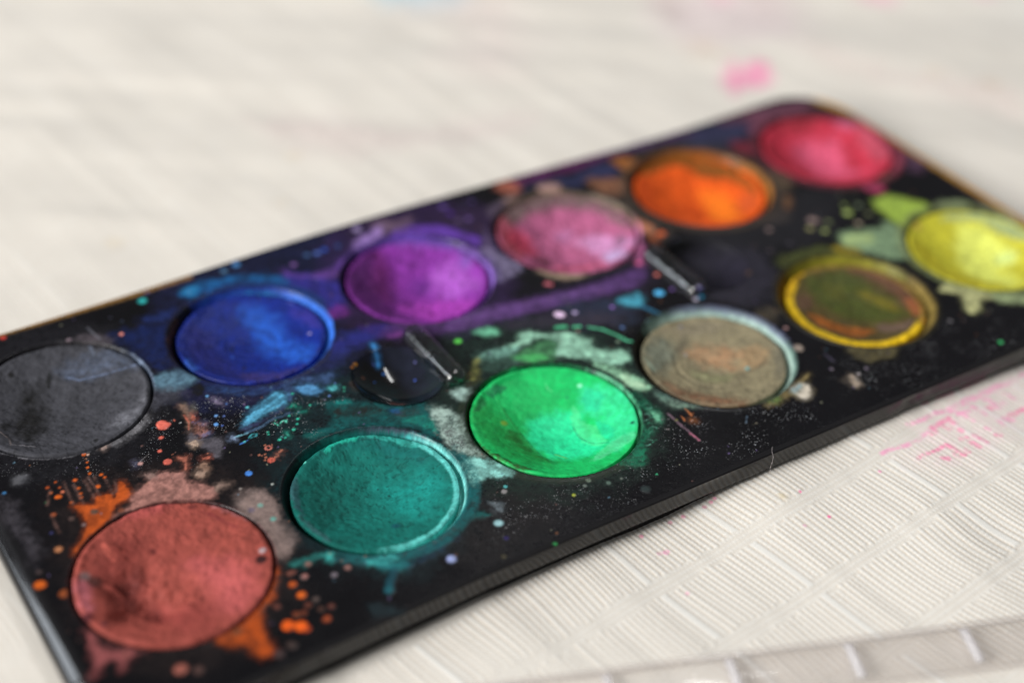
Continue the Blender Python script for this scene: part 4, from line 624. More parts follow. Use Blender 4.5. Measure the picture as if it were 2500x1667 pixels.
('b',[[-1.5,14.03],[2.12,13.43],[5.16,11.33],[2.98,10.77],[-2.46,11.57]],(184,84,82),0.7,0.6,0.3,0.93,0.03,0),
('b',[[8.52,9.97],[11.69,5.94],[12.73,2.6],[11.3,4.65],[8.88,8.52]],(190,118,120),0.8,0.4,0.3,0.67,0.03,0),
],
't':[
('b',[[22.27,7.74],[27.1,7.85],[25.09,0.34],[20.05,-2.21],[20.78,2.89]],(10,84,76),0.7,1.3,0.7,1.84,0.03,0),  # darker left side: shade of the teal dish put into the colour
('b',[[31.8,2.14],[36.85,0.64],[38.58,-1.85],[35.2,-5.61],[32.3,-3.9]],(22,158,148),0.6,1.6,0.7,2.23,0.03,0),  # brighter right side: light on the teal dish put into the colour
('b',[[29.5,12.5],[34.17,10.08],[39.57,5.38],[41.13,1.12],[37.02,4.43],[33.53,8.91]],(14,100,98),0.7,0.8,0.5,1.19,0.03,0),
('b',[[27.51,10.91],[29.5,12.5],[33.47,12.51],[32.95,10.79],[30.16,11.5],[28.23,10.79]],(34,178,154),0.97,0.12,0.15,0.306,0.14,0),
('b',[[33.03,11.68],[35.5,10.7],[38.22,8.33],[41.09,4.49],[40.2,4.71],[38.26,6.61],[37.2,8.31],[34.29,10.32]],(48,160,148),0.9,0.12,0.5,0.306,0.08,0),
('l',[[32.95,10.79],[35.51,9.61],[35.47,8.09],[0.06,0]],(14,80,80),0.9,0.1,0.3,0.112,0.03,0),
('b',[[20.11,7.56],[21.83,8.0],[20.46,4.49],[19.42,0.9],[19.02,3.08],[19.38,5.69]],(58,100,108),0.8,0.3,0.3,0.54,0.03,0),
('b',[[18.85,1.24],[19.35,-0.71],[20.4,-5.11],[19.56,-4.61],[18.57,-0.79]],(72,112,118),0.7,0.3,0.5,0.54,0.03,0),
('d',[[24.19,10.45],[0.3,0]],(110,225,205),0.95,0.1,0.12,0.036,0.015,0),
('a',[[30,0.2],[11.01,12.12],[-112.35,29.65]],(104,214,206),0.9,0.3,0.6,0.2,0.02,0),  # turquoise crust on the right edge, its brightness partly painted-in light
('d',[[29.77,-6.03],[0.6,0]],(14,80,92),0.8,0.3,0.12,0.072,0.03,0),
('d',[[32.16,0.33],[0.2,0]],(10,70,66),0.95,0.1,0.12,0.024,0.010000000000000002,0),
('d',[[31.45,2.2],[0.16,0]],(8,60,56),0.95,0.1,0.12,0.0192,0.008,0),
('d',[[29.17,-9.77],[0.3,0]],(14,84,80),0.7,0.1,0.12,0.036,0.015,0),
],
'e':[
('b',[[49.69,8.18],[53.06,9.5],[54.98,6.73],[55.52,1.56],[54.83,-2.75],[55.64,-6.3],[52.21,-6.71],[49.86,-2.31],[48.66,2.41]],(24,152,66),0.8,1,0.6,1.45,0.03,-45),  # green streaks, darkened with the dish's left shade
('b',[[53.2,2.92],[55.2,2.39],[54.68,-2.98],[55.93,-6.17],[53.8,-4.31],[52.8,-0.01]],(28,96,30),0.8,0.6,0.7,0.93,0.03,-45),
('b',[[68.07,5.15],[71.77,2.65],[72.92,-2.06],[71.33,-6.05],[67.92,-8.85],[64.02,-9.68],[65.14,-6.59],[66.45,-3.21],[67.3,-0.44],[65.89,1.37]],(58,222,156),0.8,0.5,0.6,0.8,0.03,0),
('b',[[68.55,4.53],[70.28,2.16],[67.8,0.26],[66.87,2.13]],(40,205,150),0.8,0.3,0.4,0.54,0.03,0),
('b',[[59.39,4.16],[64.95,2.58],[64.57,-2.11],[64.83,-6.41],[60.19,-7.44],[56.38,-5.2],[55.55,-0.04]],(40,240,165),1,0.7,0.02,1.0599999999999998,0.03,0),
('b',[[65.6,3.53],[65.9,2.03],[65.23,-0.22],[66.16,-2.06],[65.33,-4.16],[64.99,-6.5],[63.12,-6.35],[62.68,-3.25],[63.49,0.14]],(84,234,152),0.7,0.3,0.3,0.54,0.03,0),
('b',[[66.65,-1.37],[67.56,-3.53],[66.72,-5.93],[65.31,-5.74],[65.82,-3.16]],(36,215,150),0.9,0.15,0.3,0.345,0.03,0),
('b',[[63.26,-7.69],[65.92,-7.05],[68.73,-7.74],[67.44,-9.5],[62.94,-9.66],[60.04,-9.19]],(86,216,150),0.8,0.25,0.8,0.475,0.03,0),
('l',[[63.49,0.14],[62.84,-2.39],[63.06,-4.27],[63.83,-5.67],[64.98,-6.81],[0.07,0]],(18,130,92),0.9,0.1,0.1,0.114,0.03,0),
('b',[[47.44,3.13],[47.85,0.1],[49.49,-4.51],[51.64,-7.57],[49.55,-6.34],[47.63,-1.91],[47.19,1.71]],(50,72,26),0.9,0.35,0.5,0.605,0.03,0),
('b',[[54.45,10.69],[57.13,11.49],[58.25,10.5],[55.25,9.55]],(24,112,76),0.85,0.25,0.6,0.475,0.03,0),
('b',[[53.2,10.08],[53.69,9.13],[51.55,7.75],[50.93,7.78]],(30,96,60),0.8,0.25,0.5,0.475,0.03,0),
('d',[[54.01,4.53],[0.5,0]],(126,160,40),0.8,0.25,0.12,0.06,0.025,0),
('d',[[69.73,-6.09],[0.32,0]],(14,76,62),0.95,0.1,0.12,0.0384,0.016,0),
('d',[[65.76,5.06],[0.25,0]],(24,170,100),0.95,0.1,0.12,0.03,0.0125,0),
('d',[[68.37,5.58],[0.35,0]],(140,235,190),0.95,0.15,0.12,0.041999999999999996,0.017499999999999998,0),
('l',[[64.21,8.75],[64.04,7.82],[64.36,7.3],[0.06,0]],(130,240,170),0.9,0.1,0.3,0.112,0.03,0),
('l',[[57.13,-4.41],[58.05,-6.19],[0.1,0]],(110,200,90),0.9,0.1,0.7,0.12000000000000001,0.03,0),
('l',[[55.73,9.28],[55.29,6.88],[55.48,4.81],[0.08,0]],(50,190,90),0.5,0.15,0.8,0.116,0.03,0),
('l',[[55.68,8.31],[55.26,6.01],[55.44,4.02],[0.08,0]],(20,110,50),0.5,0.15,0.8,0.116,0.03,0),
('l',[[55.63,7.34],[55.22,5.15],[55.41,3.23],[0.08,0]],(20,110,50),0.5,0.15,0.8,0.116,0.03,0),
('l',[[55.58,6.38],[55.19,4.29],[55.37,2.45],[0.08,0]],(50,190,90),0.5,0.15,0.8,0.116,0.03,0),
('l',[[55.53,5.43],[55.16,3.44],[55.34,1.67],[0.08,0]],(20,110,50),0.5,0.15,0.8,0.116,0.03,0),
('l',[[55.48,4.48],[55.12,2.59],[55.3,0.89],[0.08,0]],(20,110,50),0.5,0.15,0.8,0.116,0.03,0),
('l',[[55.43,3.54],[55.09,1.75],[55.27,0.12],[0.08,0]],(50,190,90),0.5,0.15,0.8,0.116,0.03,0),
('l',[[55.38,2.6],[55.06,0.91],[55.23,-0.65],[0.08,0]],(20,110,50),0.5,0.15,0.8,0.116,0.03,0),
('l',[[55.34,1.67],[55.02,0.07],[55.2,-1.41],[0.08,0]],(20,110,50),0.5,0.15,0.8,0.116,0.03,0),
('l',[[55.29,0.74],[54.99,-0.76],[55.17,-2.17],[0.08,0]],(50,190,90),0.5,0.15,0.8,0.116,0.03,0),
('l',[[55.24,-0.18],[54.96,-1.58],[55.13,-2.93],[0.08,0]],(20,110,50),0.5,0.15,0.8,0.116,0.03,0),
('l',[[55.19,-1.1],[54.93,-2.41],[55.1,-3.68],[0.08,0]],(20,110,50),0.5,0.15,0.8,0.116,0.03,0),
('l',[[55.15,-2.01],[54.89,-3.23],[55.06,-4.44],[0.08,0]],(50,190,90),0.5,0.15,0.8,0.116,0.03,0),
('l',[[55.1,-2.91],[54.86,-4.04],[55.03,-5.18],[0.08,0]],(20,110,50),0.5,0.15,0.8,0.116,0.03,0),
('l',[[55.05,-3.81],[54.83,-4.85],[55.0,-5.93],[0.08,0]],(20,110,50),0.5,0.15,0.8,0.116,0.03,0),
('l',[[55.01,-4.71],[54.8,-5.66],[54.97,-6.67],[0.08,0]],(50,190,90),0.5,0.15,0.8,0.116,0.03,0),
],
's':[
('b',[[82.11,8.05],[87.11,9.22],[86.64,5.43],[81.37,1.68],[80.32,4.05]],(116,122,106),0.9,0.8,0.3,1.19,0.03,0),
('b',[[87.7,10.0],[94.27,8.86],[97.51,6.62],[92.83,7.04]],(134,124,104),0.7,0.6,0.3,0.93,0.03,0),
('b',[[80.09,-0.01],[81.88,-3.8],[85.63,-8.01],[88.11,-10.8],[84.34,-9.6],[81.23,-6.12],[79.45,-2.38]],(132,84,58),0.85,0.8,0.6,1.19,0.03,0),
('b',[[96.54,0.82],[99.22,-1.1],[98.81,-3.05],[96.0,-4.31],[93.1,-3.34]],(164,134,98),0.8,0.5,0.4,0.8,0.03,0),
('b',[[88.33,4.46],[91.55,4.8],[94.4,2.79],[95.55,-0.08],[93.02,-0.43],[92.26,-2.86],[90.55,-0.44],[88.44,1.5]],(186,142,104),0.85,0.8,0.8,1.19,0.03,0),
('b',[[86.28,0.6],[89.82,-2.86],[91.87,-3.34],[88.66,-4.29],[85.75,-1.9]],(142,142,104),0.8,0.5,0.4,0.8,0.03,0),
('l',[[98.06,-3.35],[96.17,-4.4],[93.2,-4.11],[91.47,-3.82],[0.175,0]],(84,76,58),0.7,0.2,0.3,0.135,0.03,0),
('b',[[89.69,8.1],[90.65,6.8],[87.65,4.84],[86.64,5.43]],(104,98,82),0.6,0.4,0.5,0.67,0.03,0),
('b',[[101.42,-0.89],[101.51,-3.15],[97.71,-8.13],[95.91,-8.49]],(96,94,82),0.7,0.5,0.3,0.8,0.03,0),
('b',[[80.94,5.83],[81.21,4.6],[80.73,2.4],[80.08,2.78]],(150,170,150),0.7,0.2,0.3,0.41000000000000003,0.03,0),
('d',[[94.09,-3.49],[0.34,0]],(112,190,192),0.95,0.1,0.12,0.0408,0.017,0),
('d',[[87.86,4.18],[0.24,0]],(134,146,156),0.95,0.1,0.12,0.0288,0.012,0),
('d',[[91.15,9.82],[0.27,0]],(140,140,160),0.95,0.1,0.12,0.0324,0.013500000000000002,0),
],
'v':[
('b',[[125.79,8.85],[129.85,6.54],[131.33,0.69],[130.09,-4.3],[128.65,-7.43],[127.76,-4.95],[128.48,0.67],[127.38,5.43]],(104,68,48),0.93,0.35,0.3,0.605,0.03,0),
('b',[[117.94,9.98],[123.81,9.14],[126.47,5.95],[126.67,1.71],[126.66,-5.5],[124.3,-6.5],[117.9,-3.21],[115.84,1.88],[115.89,5.84]],(70,80,22),0.95,0.8,0.5,1.19,0.03,0),
('b',[[123.95,3.26],[125.41,0.39],[126.61,-2.7],[126.02,-4.74],[124.49,-3.47],[123.66,0.59]],(124,110,22),0.8,0.6,0.7,0.93,0.03,0),
('b',[[119.75,7.71],[122.48,6.16],[120.92,2.97],[118.16,4.14]],(90,88,26),0.6,0.5,0.5,0.8,0.03,0),
('b',[[119.83,-5.47],[123.34,-7.49],[125.83,-7.76],[123.01,-9.22],[119.05,-7.7]],(108,86,74),0.9,0.35,0.3,0.605,0.03,0),
('b',[[113.39,7.27],[115.3,5.78],[113.54,3.2],[111.54,3.95]],(98,70,54),0.8,0.4,0.3,0.67,0.03,0),
('b',[[128.8,-2.75],[129.95,-5.01],[127.98,-7.83],[126.63,-6.66]],(150,84,44),0.85,0.4,0.3,0.67,0.03,0),
('b',[[112.26,2.36],[113.93,-1.7],[115.86,-3.96],[118.65,-6.71],[114.66,-6.68],[112.1,-3.7],[111.13,-0.09]],(150,82,24),0.93,0.4,0.3,0.67,0.03,0),
('a',[[120.2,0.1],[10.24,11.93],[115.65,303.65]],(236,194,20),1,0.3,0.3,0.2,0.02,0),
('a',[[120.2,0.1],[10.71,11.93],[303.65,475.65]],(150,120,50),0.8,0.3,0.4,0.2,0.02,0),
('b',[[113.13,9.45],[116.97,11.37],[118.92,11.09],[115.52,9.71],[111.97,6.88],[110.8,6.76]],(205,160,22),0.95,0.2,0.3,0.41000000000000003,0.03,0),
('l',[[116.67,-8.22],[114.71,-10.43],[0.075,0]],(140,110,20),0.9,0.1,0.3,0.115,0.03,0),
('d',[[126.92,-9.16],[0.5,0]],(225,150,40),0.95,0.2,0.12,0.06,0.025,0),
],
'y':[
('b',[[152.59,8.61],[157.08,6.99],[156.78,-0.53],[155.65,-2.97],[151.43,-4.04],[149.95,-9.53],[146.35,-8.72],[145.8,-0.84]],(232,240,118),0.9,1,0.3,1.45,0.03,0),  # lit side of the yellow dish, painted brighter
('b',[[141.99,9.19],[143.15,6.76],[142.44,0.22],[144.05,-5.33],[146.07,-8.97],[140.85,-5.58],[138.95,-0.33],[139.7,4.79]],(206,188,40),0.8,1,0.3,1.45,0.03,0),  # left shade of the yellow dish, painted as darker yellow
('b',[[151.17,11.72],[157.27,10.13],[160.63,5.91],[161.74,1.15],[160.26,-1.61],[158.48,3.91],[157.03,8.41]],(166,182,130),0.9,0.4,0.3,0.67,0.03,0),
('b',[[158.51,4.81],[160.73,3.09],[160.16,1.14],[158.45,3.01]],(150,165,115),0.7,0.4,0.3,0.67,0.03,0),
('d',[[145.81,11.53],[0.7,0]],(215,185,90),0.95,0.4,0.12,0.08399999999999999,0.034999999999999996,0),
('b',[[154.57,0.28],[157.05,-1.13],[154.68,-3.29],[152.99,-1.46]],(226,246,150),0.9,0.5,0.3,0.8,0.03,0),
],
'cloth':[
('l',[[108.21,-25.1],[110.49,-25.28],[111.73,-25.34],[114.28,-25.14],[116.26,-25.79],[0.45,0]],(244,150,194),0.85,0.2,0.9,0.19,0.03,0),
('l',[[116.26,-25.79],[120.63,-25.44],[124.86,-25.3],[127.54,-25.1],[131.76,-25.06],[0.65,0]],(244,150,194),0.85,0.2,0.9,0.23,0.03,0),
('l',[[100.06,-27.91],[101.6,-27.86],[104.79,-28.46],[107.14,-28.39],[110.96,-27.53],[0.4,0]],(244,150,194),0.85,0.2,0.9,0.18000000000000002,0.03,0),
('l',[[110.96,-27.53],[112.78,-27.28],[115.07,-26.95],[0.5,0]],(242,92,158),0.85,0.2,0.9,0.2,0.03,0),
('l',[[114.8,-26.96],[114.66,-28.38],[114.37,-30.18],[0.5,0]],(242,92,158),0.85,0.2,0.9,0.2,0.03,0),
('l',[[117.18,-26.83],[117.67,-29.3],[0.45,0]],(244,150,194),0.85,0.2,0.9,0.19,0.03,0),
('l',[[112.67,-27.38],[113.14,-28.97],[0.5,0]],(242,92,158),0.85,0.2,0.9,0.2,0.03,0),
('l',[[120.36,-26.99],[120.69,-29.22],[0.45,0]],(244,150,194),0.85,0.2,0.9,0.19,0.03,0),
('l',[[123.66,-26.68],[123.92,-28.73],[0.6,0]],(244,150,194),0.85,0.2,0.9,0.22,0.03,0),
('l',[[127.77,-26.82],[128.16,-28.61],[0.4,0]],(244,150,194),0.85,0.2,0.9,0.18000000000000002,0.03,0),
('l',[[104.05,-31.51],[105.44,-31.38],[107.23,-31.48],[109.93,-31.47],[110.59,-32.34],[0.35,0]],(242,92,158),0.85,0.2,0.9,0.16999999999999998,0.03,0),
('l',[[109.99,-31.67],[110.83,-34.22],[0.55,0]],(242,92,158),0.85,0.2,0.9,0.21000000000000002,0.03,0),
('l',[[112.9,-31.6],[114.03,-31.77],[0.45,0]],(242,92,158),0.85,0.2,0.9,0.19,0.03,0),
('l',[[115.32,-32.04],[115.94,-34.19],[0.45,0]],(242,92,158),0.85,0.2,0.9,0.19,0.03,0),
('l',[[113.7,-32.71],[114.08,-34.22],[0.45,0]],(242,92,158),0.85,0.2,0.9,0.19,0.03,0),
('l',[[124.01,-31.16],[125.94,-31.27],[127.46,-31.13],[0.6,0]],(242,92,158),0.85,0.2,0.9,0.22,0.03,0),
('l',[[121.24,-31.22],[121.3,-32.42],[0.4,0]],(244,150,194),0.85,0.2,0.9,0.18000000000000002,0.03,0),
('l',[[122.63,-31.19],[123.53,-32.22],[0.5,0]],(244,150,194),0.85,0.2,0.9,0.2,0.03,0),
('l',[[122.44,-28.21],[122.64,-28.66],[0.45,0]],(242,92,158),0.85,0.2,0.9,0.19,0.03,0),
('l',[[124.85,-28.24],[125.67,-28.37],[0.4,0]],(244,150,194),0.85,0.2,0.9,0.18000000000000002,0.03,0),
('l',[[120.38,-26.84],[119.19,-27.33],[117.92,-27.27],[116.85,-27.15],[0.4,0]],(244,150,194),0.85,0.2,0.9,0.18000000000000002,0.03,0),
('l',[[109.41,-28.43],[110.29,-28.45],[110.85,-28.29],[0.4,0]],(242,92,158),0.85,0.2,0.9,0.18000000000000002,0.03,0),
('l',[[107.43,-33.18],[107.87,-33.75],[0.5,0]],(242,92,158),0.85,0.2,0.9,0.2,0.03,0),
('l',[[111.89,-33.58],[111.88,-34.21],[0.4,0]],(242,92,158),0.85,0.2,0.9,0.18000000000000002,0.03,0),
('l',[[118.1,-31.54],[118.35,-32.18],[0.3,0]],(244,150,194),0.85,0.2,0.9,0.16,0.03,0),
('l',[[109.63,-33.52],[109.81,-34.1],[0.45,0]],(242,92,158),0.85,0.2,0.9,0.19,0.03,0),
('l',[[118.47,-33.56],[118.85,-33.94],[0.4,0]],(242,92,158),0.85,0.2,0.9,0.18000000000000002,0.03,0),
('l',[[133.76,-24.78],[134.58,-24.71],[0.5,0]],(244,150,194),0.85,0.2,0.9,0.2,0.03,0),
('l',[[113.73,-22.28],[114.83,-22.5],[0.35,0]],(242,92,158),0.9,0.15,0.5,0.16999999999999998,0.03,0),
('l',[[116.88,-22.57],[120.23,-22.7],[0.35,0]],(242,92,158),0.9,0.15,0.5,0.16999999999999998,0.03,0),
('l',[[122.24,-22.46],[123.97,-22.5],[0.35,0]],(242,92,158),0.9,0.15,0.5,0.16999999999999998,0.03,0),
('l',[[124.09,-22.39],[127.73,-22.46],[0.35,0]],(242,92,158),0.9,0.15,0.5,0.16999999999999998,0.03,0),
('b',[[110.74,-24.76],[120.91,-23.87],[134.58,-24.71],[125.21,-33.2],[115.27,-35.56],[106.83,-33.76],[102.86,-31.44]],(244,200,214),0.3,3,0.8,4.050000000000001,0,0),
('d',[[83.88,-27.98],[0.25,0]],(242,92,158),0.95,0.1,0.12,0.03,0.0125,0),
('d',[[84.45,-33.71],[0.3,0]],(242,92,158),0.95,0.1,0.12,0.036,0.015,0),
('d',[[97.1,-30.62],[0.3,0]],(244,150,194),0.95,0.1,0.12,0.036,0.015,0),
('d',[[80.28,-33.24],[0.3,0]],(244,150,194),0.5,0.1,0.12,0.036,0.015,0),
('d',[[60.81,-26.74],[0.5,0]],(244,150,194),0.7,0.1,0.12,0.06,0.025,0),
('d',[[59.87,-26.45],[0.4,0]],(244,150,194),0.5,0.1,0.12,0.048,0.020000000000000004,0),
('d',[[58.47,-34.37],[0.3,0]],(244,150,194),0.7,0.1,0.12,0.036,0.015,0),
('d',[[59.68,-22.47],[0.35,0]],(242,92,158),0.6,0.1,0.12,0.041999999999999996,0.017499999999999998,0),
('d',[[64.78,-22.39],[0.35,0]],(242,92,158),0.6,0.1,0.12,0.041999999999999996,0.017499999999999998,0),
('d',[[67.11,-22.47],[0.35,0]],(242,92,158),0.6,0.1,0.12,0.041999999999999996,0.017499999999999998,0),
('d',[[70.68,-22.7],[0.35,0]],(242,92,158),0.6,0.1,0.12,0.041999999999999996,0.017499999999999998,0),
('d',[[71.99,-22.45],[0.35,0]],(242,92,158),0.6,0.1,0.12,0.041999999999999996,0.017499999999999998,0),
('d',[[72.85,-22.22],[0.35,0]],(242,92,158),0.6,0.1,0.12,0.041999999999999996,0.017499999999999998,0),
('b',[[81.03,-26.59],[81.63,-27.24],[80.8,-27.93],[80.36,-27.38]],(200,182,140),0.6,0.3,0.3,0.54,0.03,0),
],
'far':[
('b',[[159.62,82.03],[164.14,84.72],[163.5,80.64],[168.46,82.37],[169.33,79.66],[167.01,75.1],[162.15,73.47],[158.19,74.23],[154.91,72.55],[155.85,76.93]],(236,140,178),0.9,1.5,0.3,2.1,0,0),
('b',[[113.56,156.54],[132.97,146.19],[125.83,136.23],[112.19,144.28]],(172,200,212),0.8,3,0.3,4.050000000000001,0,0),
('b',[[63.94,109.07],[75.98,104.29],[87.81,92.11],[109.17,87.84],[105.58,82.25],[76.62,88.38],[67.37,94.42]],(216,200,194),0.7,4,0.3,5.3500000000000005,0,0),  # from here pinkish shading of the far cloth folds is painted in
('b',[[173.63,121.92],[197.98,108.93],[186.18,88.18],[163.44,93.61],[162.0,103.6]],(222,204,204),0.8,5,0.3,6.65,0,0),
('b',[[171.91,122.84],[176.23,120.54],[167.53,107.74],[164.2,109.53]],(200,182,178),0.7,3,0.3,4.050000000000001,0,0),
('b',[[192.74,111.73],[196.23,109.86],[188.23,99.03],[186.27,102.54]],(205,188,184),0.7,3,0.3,4.050000000000001,0,0),
('b',[[183.43,85.04],[192.65,62.26],[207.33,49.96],[207.96,41.29],[202.43,36.28],[193.75,51.16],[182.09,70.19]],(222,206,198),0.7,4,0.3,5.3500000000000005,0,0),
('b',[[116.5,142.45],[139.53,135.07],[119.74,104.27],[110.2,113.75],[122.27,125.07]],(222,206,200),0.6,6,0.3,7.950000000000001,0,0),
('b',[[161.47,96.95],[165.4,90.29],[161.31,88.07],[158.56,91.78]],(208,188,170),0.6,3,0.3,4.050000000000001,0,0),
('d',[[23.57,83.44],[1.6,0]],(214,202,182),0.6,1.2,0.12,0.192,0.05,0),
('d',[[63.61,93.87],[1.5,0]],(214,200,180),0.6,1.2,0.12,0.18,0.05,0),
('d',[[54.24,79.92],[1.2,0]],(216,204,186),0.5,1,0.12,0.144,0.05,0),
('d',[[206.62,49.29],[2,0]],(210,190,168),0.5,1.5,0.12,0.24,0.05,0),
('d',[[199.02,58.78],[2,0]],(212,194,174),0.5,1.5,0.12,0.24,0.05,0),
('d',[[183.59,112.76],[3,0]],(232,180,195),0.6,2,0.12,0.36,0.05,0),
('d',[[214.9,96.02],[3,0]],(232,180,195),0.6,2,0.12,0.36,0.05,0),
('d',[[217.6,93.29],[3,0]],(232,180,195),0.6,2,0.12,0.36,0.05,0),
('d',[[240.15,83.29],[3,0]],(232,180,195),0.6,2,0.12,0.36,0.05,0),
],
}
# ------------------------------------------------------------------ numpy helpers
rng = np.random.default_rng(7)
TAB = rng.random((8, 256, 256)).astype(np.float32)
def vnoise(x, y, k=0):
    xi = np.floor(x).astype(np.int64); yi = np.floor(y).astype(np.int64)
    fx = (x-xi).astype(np.float32); fy = (y-yi).astype(np.float32)
    fx = fx*fx*(3-2*fx); fy = fy*fy*(3-2*fy)
    t = TAB[k % 8]; a = xi & 255; b = yi & 255; a1 = (xi+1) & 255; b1 = (yi+1) & 255
    return (t[a, b]*(1-fx)+t[a1, b]*fx)*(1-fy)+(t[a, b1]*(1-fx)+t[a1, b1]*fx)*fy
def fbm(x, y, k=0, octs=4):
    s = 0.0; w = 0.5; tot = 0.0
    for i in range(octs):
        s = s + w*vnoise(x*2**i+17.3*i, y*2**i+5.1*i, k+i); tot += w; w *= 0.55
    return s/tot
def sstep(a, b, x):
    t = np.clip((x-a)/(b-a), 0, 1); return t*t*(3-2*t)
def lin(c):
    c = np.asarray(c, dtype=np.float64)/255
    return np.where(c <= .04045, c/12.92, ((c+.055)/1.055)**2.4)
def smooth_poly(p, n=3):
    p = np.asarray(p, float); q = []
    N = len(p)
    for i in range(N):
        a, b, c, e = p[i-1], p[i], p[(i+1) % N], p[(i+2) % N]
        for t in np.arange(n)/n:
            q.append(.5*((2*b)+(c-a)*t+(2*a-5*b+4*c-e)*t*t+(3*b-a-3*c+e)*t**3))
    return np.array(q)
def segdist(x, y, p, closed):
    n = len(p); d2 = np.full(x.shape, 1e9); ins = np.zeros(x.shape, bool)
    for i in range(n if closed else n-1):
        a = p[i]; b = p[(i+1) % n]; ex, ey = b-a
        L = ex*ex+ey*ey+1e-12
        t = np.clip(((x-a[0])*ex+(y-a[1])*ey)/L, 0, 1)
        d2 = np.minimum(d2, (x-a[0]-t*ex)**2+(y-a[1]-t*ey)**2)
        if closed:
            c = (a[1] > y) != (b[1] > y)
            ins ^= c & (x < ex*(y-a[1])/(ey if abs(ey) > 1e-12 else 1e-12)+a[0])
    d = np.sqrt(d2)
    return np.where(ins, -d, d) if closed else d
GAIN = 1.0
def paint(x, y, layers, rgb, cake=False):
    """lay the dried paint and its painted-in light and shade over points (x, y); returns colour, cover, thickness, dust"""
    cov = np.zeros(x.shape); th = np.zeros(x.shape); du = np.zeros(x.shape)
    for li, (t, p, c, o, s, g, n, h, an) in enumerate(layers):
        if t == 'a':
            (cx, cy), (ra, rb), (a0, a1) = p
            m0 = 1.6; lo = (cx-rb-m0, cy-rb-m0); hi = (cx+rb+m0, cy+rb+m0)
        else:
            q = np.array(p, float)
            if t in 'dr': q = q[:1]; ex = p[1][0]*1.6
            elif t == 'l': q = q[:-1]; ex = p[-1][0]
            else: ex = 0
            ex += s*1.8+n+.4
            lo = q.min(0)-ex; hi = q.max(0)+ex
        idx = np.nonzero((x > lo[0]) & (x < hi[0]) & (y > lo[1]) & (y < hi[1]))[0]
        if len(idx) == 0: continue
        X = x[idx]; Y = y[idx]; off = li*7.77
        f1 = max(.5, .9/(s+.25))
        if n > 0: nz = (fbm(X*f1+off, Y*f1-off, li, 4)-.5)*2
        else: nz = 0
        if t == 'a':
            rr = np.hypot(X-cx, Y-cy); aa = np.degrees(np.arctan2(Y-cy, X-cx))
            mid = (a0+a1)/2; hw = (a1-a0)/2
            da = np.abs((aa-mid+180) % 360-180)
            m = sstep(ra-s, ra+s*.3, rr+nz*n)*(1-sstep(rb-s*.3, rb+s, rr+nz*n))
            if hw < 179: m = m*(1-sstep(hw-9, hw+9, da+nz*14))
        else:
            if t == 'd':
                rd = p[1][0]; sd = np.hypot(X-q[0, 0], Y-q[0, 1])*(1+.22*(fbm(X/rd*.7+off, Y/rd*.7, li, 2)-.5))-rd
            elif t == 'r':
                rd, w = p[1]; sd = np.abs(np.hypot(X-q[0, 0], Y-q[0, 1])-rd)-w
            elif t == 'l':
                sd = segdist(X, Y, q, False)-p[-1][0]
            else:
                sd = segdist(X, Y, smooth_poly(q), True)+(0 if cake else .22*(fbm(X*3.1+off, Y*3.1, li+4, 3)-.5)); s = (1 if cake else .35+1.9*fbm(X*.55-off, Y*.55, li+6, 2))*s*((1.75 if s > .45 else 1) if cake else 1.15)
            m = 1-sstep(-s, s, sd+nz*n)
        if t == 'u':
            du[idx] = np.maximum(du[idx], m*o); continue
        if cake: g = g*.6
        if g > 0:
            if an:
                ca, sa = math.cos(math.radians(an)), math.sin(math.radians(an))
                ux = (X*ca+Y*sa)*.35; uy = (-X*sa+Y*ca)*3.2
                gn = .65*fbm(ux+off, uy, li+3, 3)+.35*fbm(X*3, Y*3, li+1, 3)
            else:
                gn = .55*fbm(X*1.1+off, Y*1.1, li+3, 4)+.45*fbm(X*4.5, Y*4.5-off, li+1, 3)
            m = m*(1-g*(1-sstep(.34, .58, gn)))
        m = m*o
        if t == 'b' and h > 0 and not cake:
            m = np.maximum(m, .30*o*(1-sstep(-.1, .9, sd+nz*n*1.6))*fbm(X*2+off, Y*2, li+2, 3)*1.6)
        if t == 'b' and h > 0 and not cake:
            m = m*(1-.36*sstep(.54, .36, fbm(X*.75-off, Y*.75, li+2, 4)))
        cc = lin(c)*GAIN*(.72+.56*fbm(X*1.3+off, Y*1.3+3, li+5, 4))[:, None]
        cc = cc*(.92 if cake else 1.06)
        rgb[idx] += (cc-rgb[idx])*m[:, None]
        cov[idx] = np.maximum(cov[idx], m); th[idx] += h*m*(.6+.8*(fbm(X*2.2, Y*2.2, li, 3)))
    return rgb, cov, th, du

# ------------------------------------------------------------------ materials
def mat(name):
    m = bpy.data.materials.new(name); m.use_nodes = True
    nt = m.node_tree; return m, nt, nt.nodes['Principled BSDF']
def N(nt, t, **kw):
    n = nt.nodes.new(t)
    for k, v in kw.items(): setattr(n, k, v)
    return n
def bump(nt, bsdf, scale, dist, strength=.5, detail=4, rough=.6):
    tc = N(nt, 'ShaderNodeTexCoord'); no = N(nt, 'ShaderNodeTexNoise'); b = N(nt, 'ShaderNodeBump')
    no.inputs['Scale'].default_value = scale; no.inputs['Detail'].default_value = detail; no.inputs['Roughness'].default_value = rough
    b.inputs['Distance'].default_value = dist; b.inputs['Strength'].default_value = strength
    nt.links.new(tc.outputs['Object'], no.inputs['Vector']); nt.links.new(no.outputs['Fac'], b.inputs['Height']); nt.links.new(b.outputs['Normal'], bsdf.inputs['Normal'])
    return tc, no
def mixc(nt, fac, a, b, blend='MIX'):
    m = N(nt, 'ShaderNodeMix', data_type='RGBA', blend_type=blend)
    for s, v in ((m.inputs['Factor'], fac), (m.inputs[6], a), (m.inputs[7], b)):
        if hasattr(v, 'links'): nt.links.new(v, s)
        else: s.default_value = v
    return m.outputs[2]
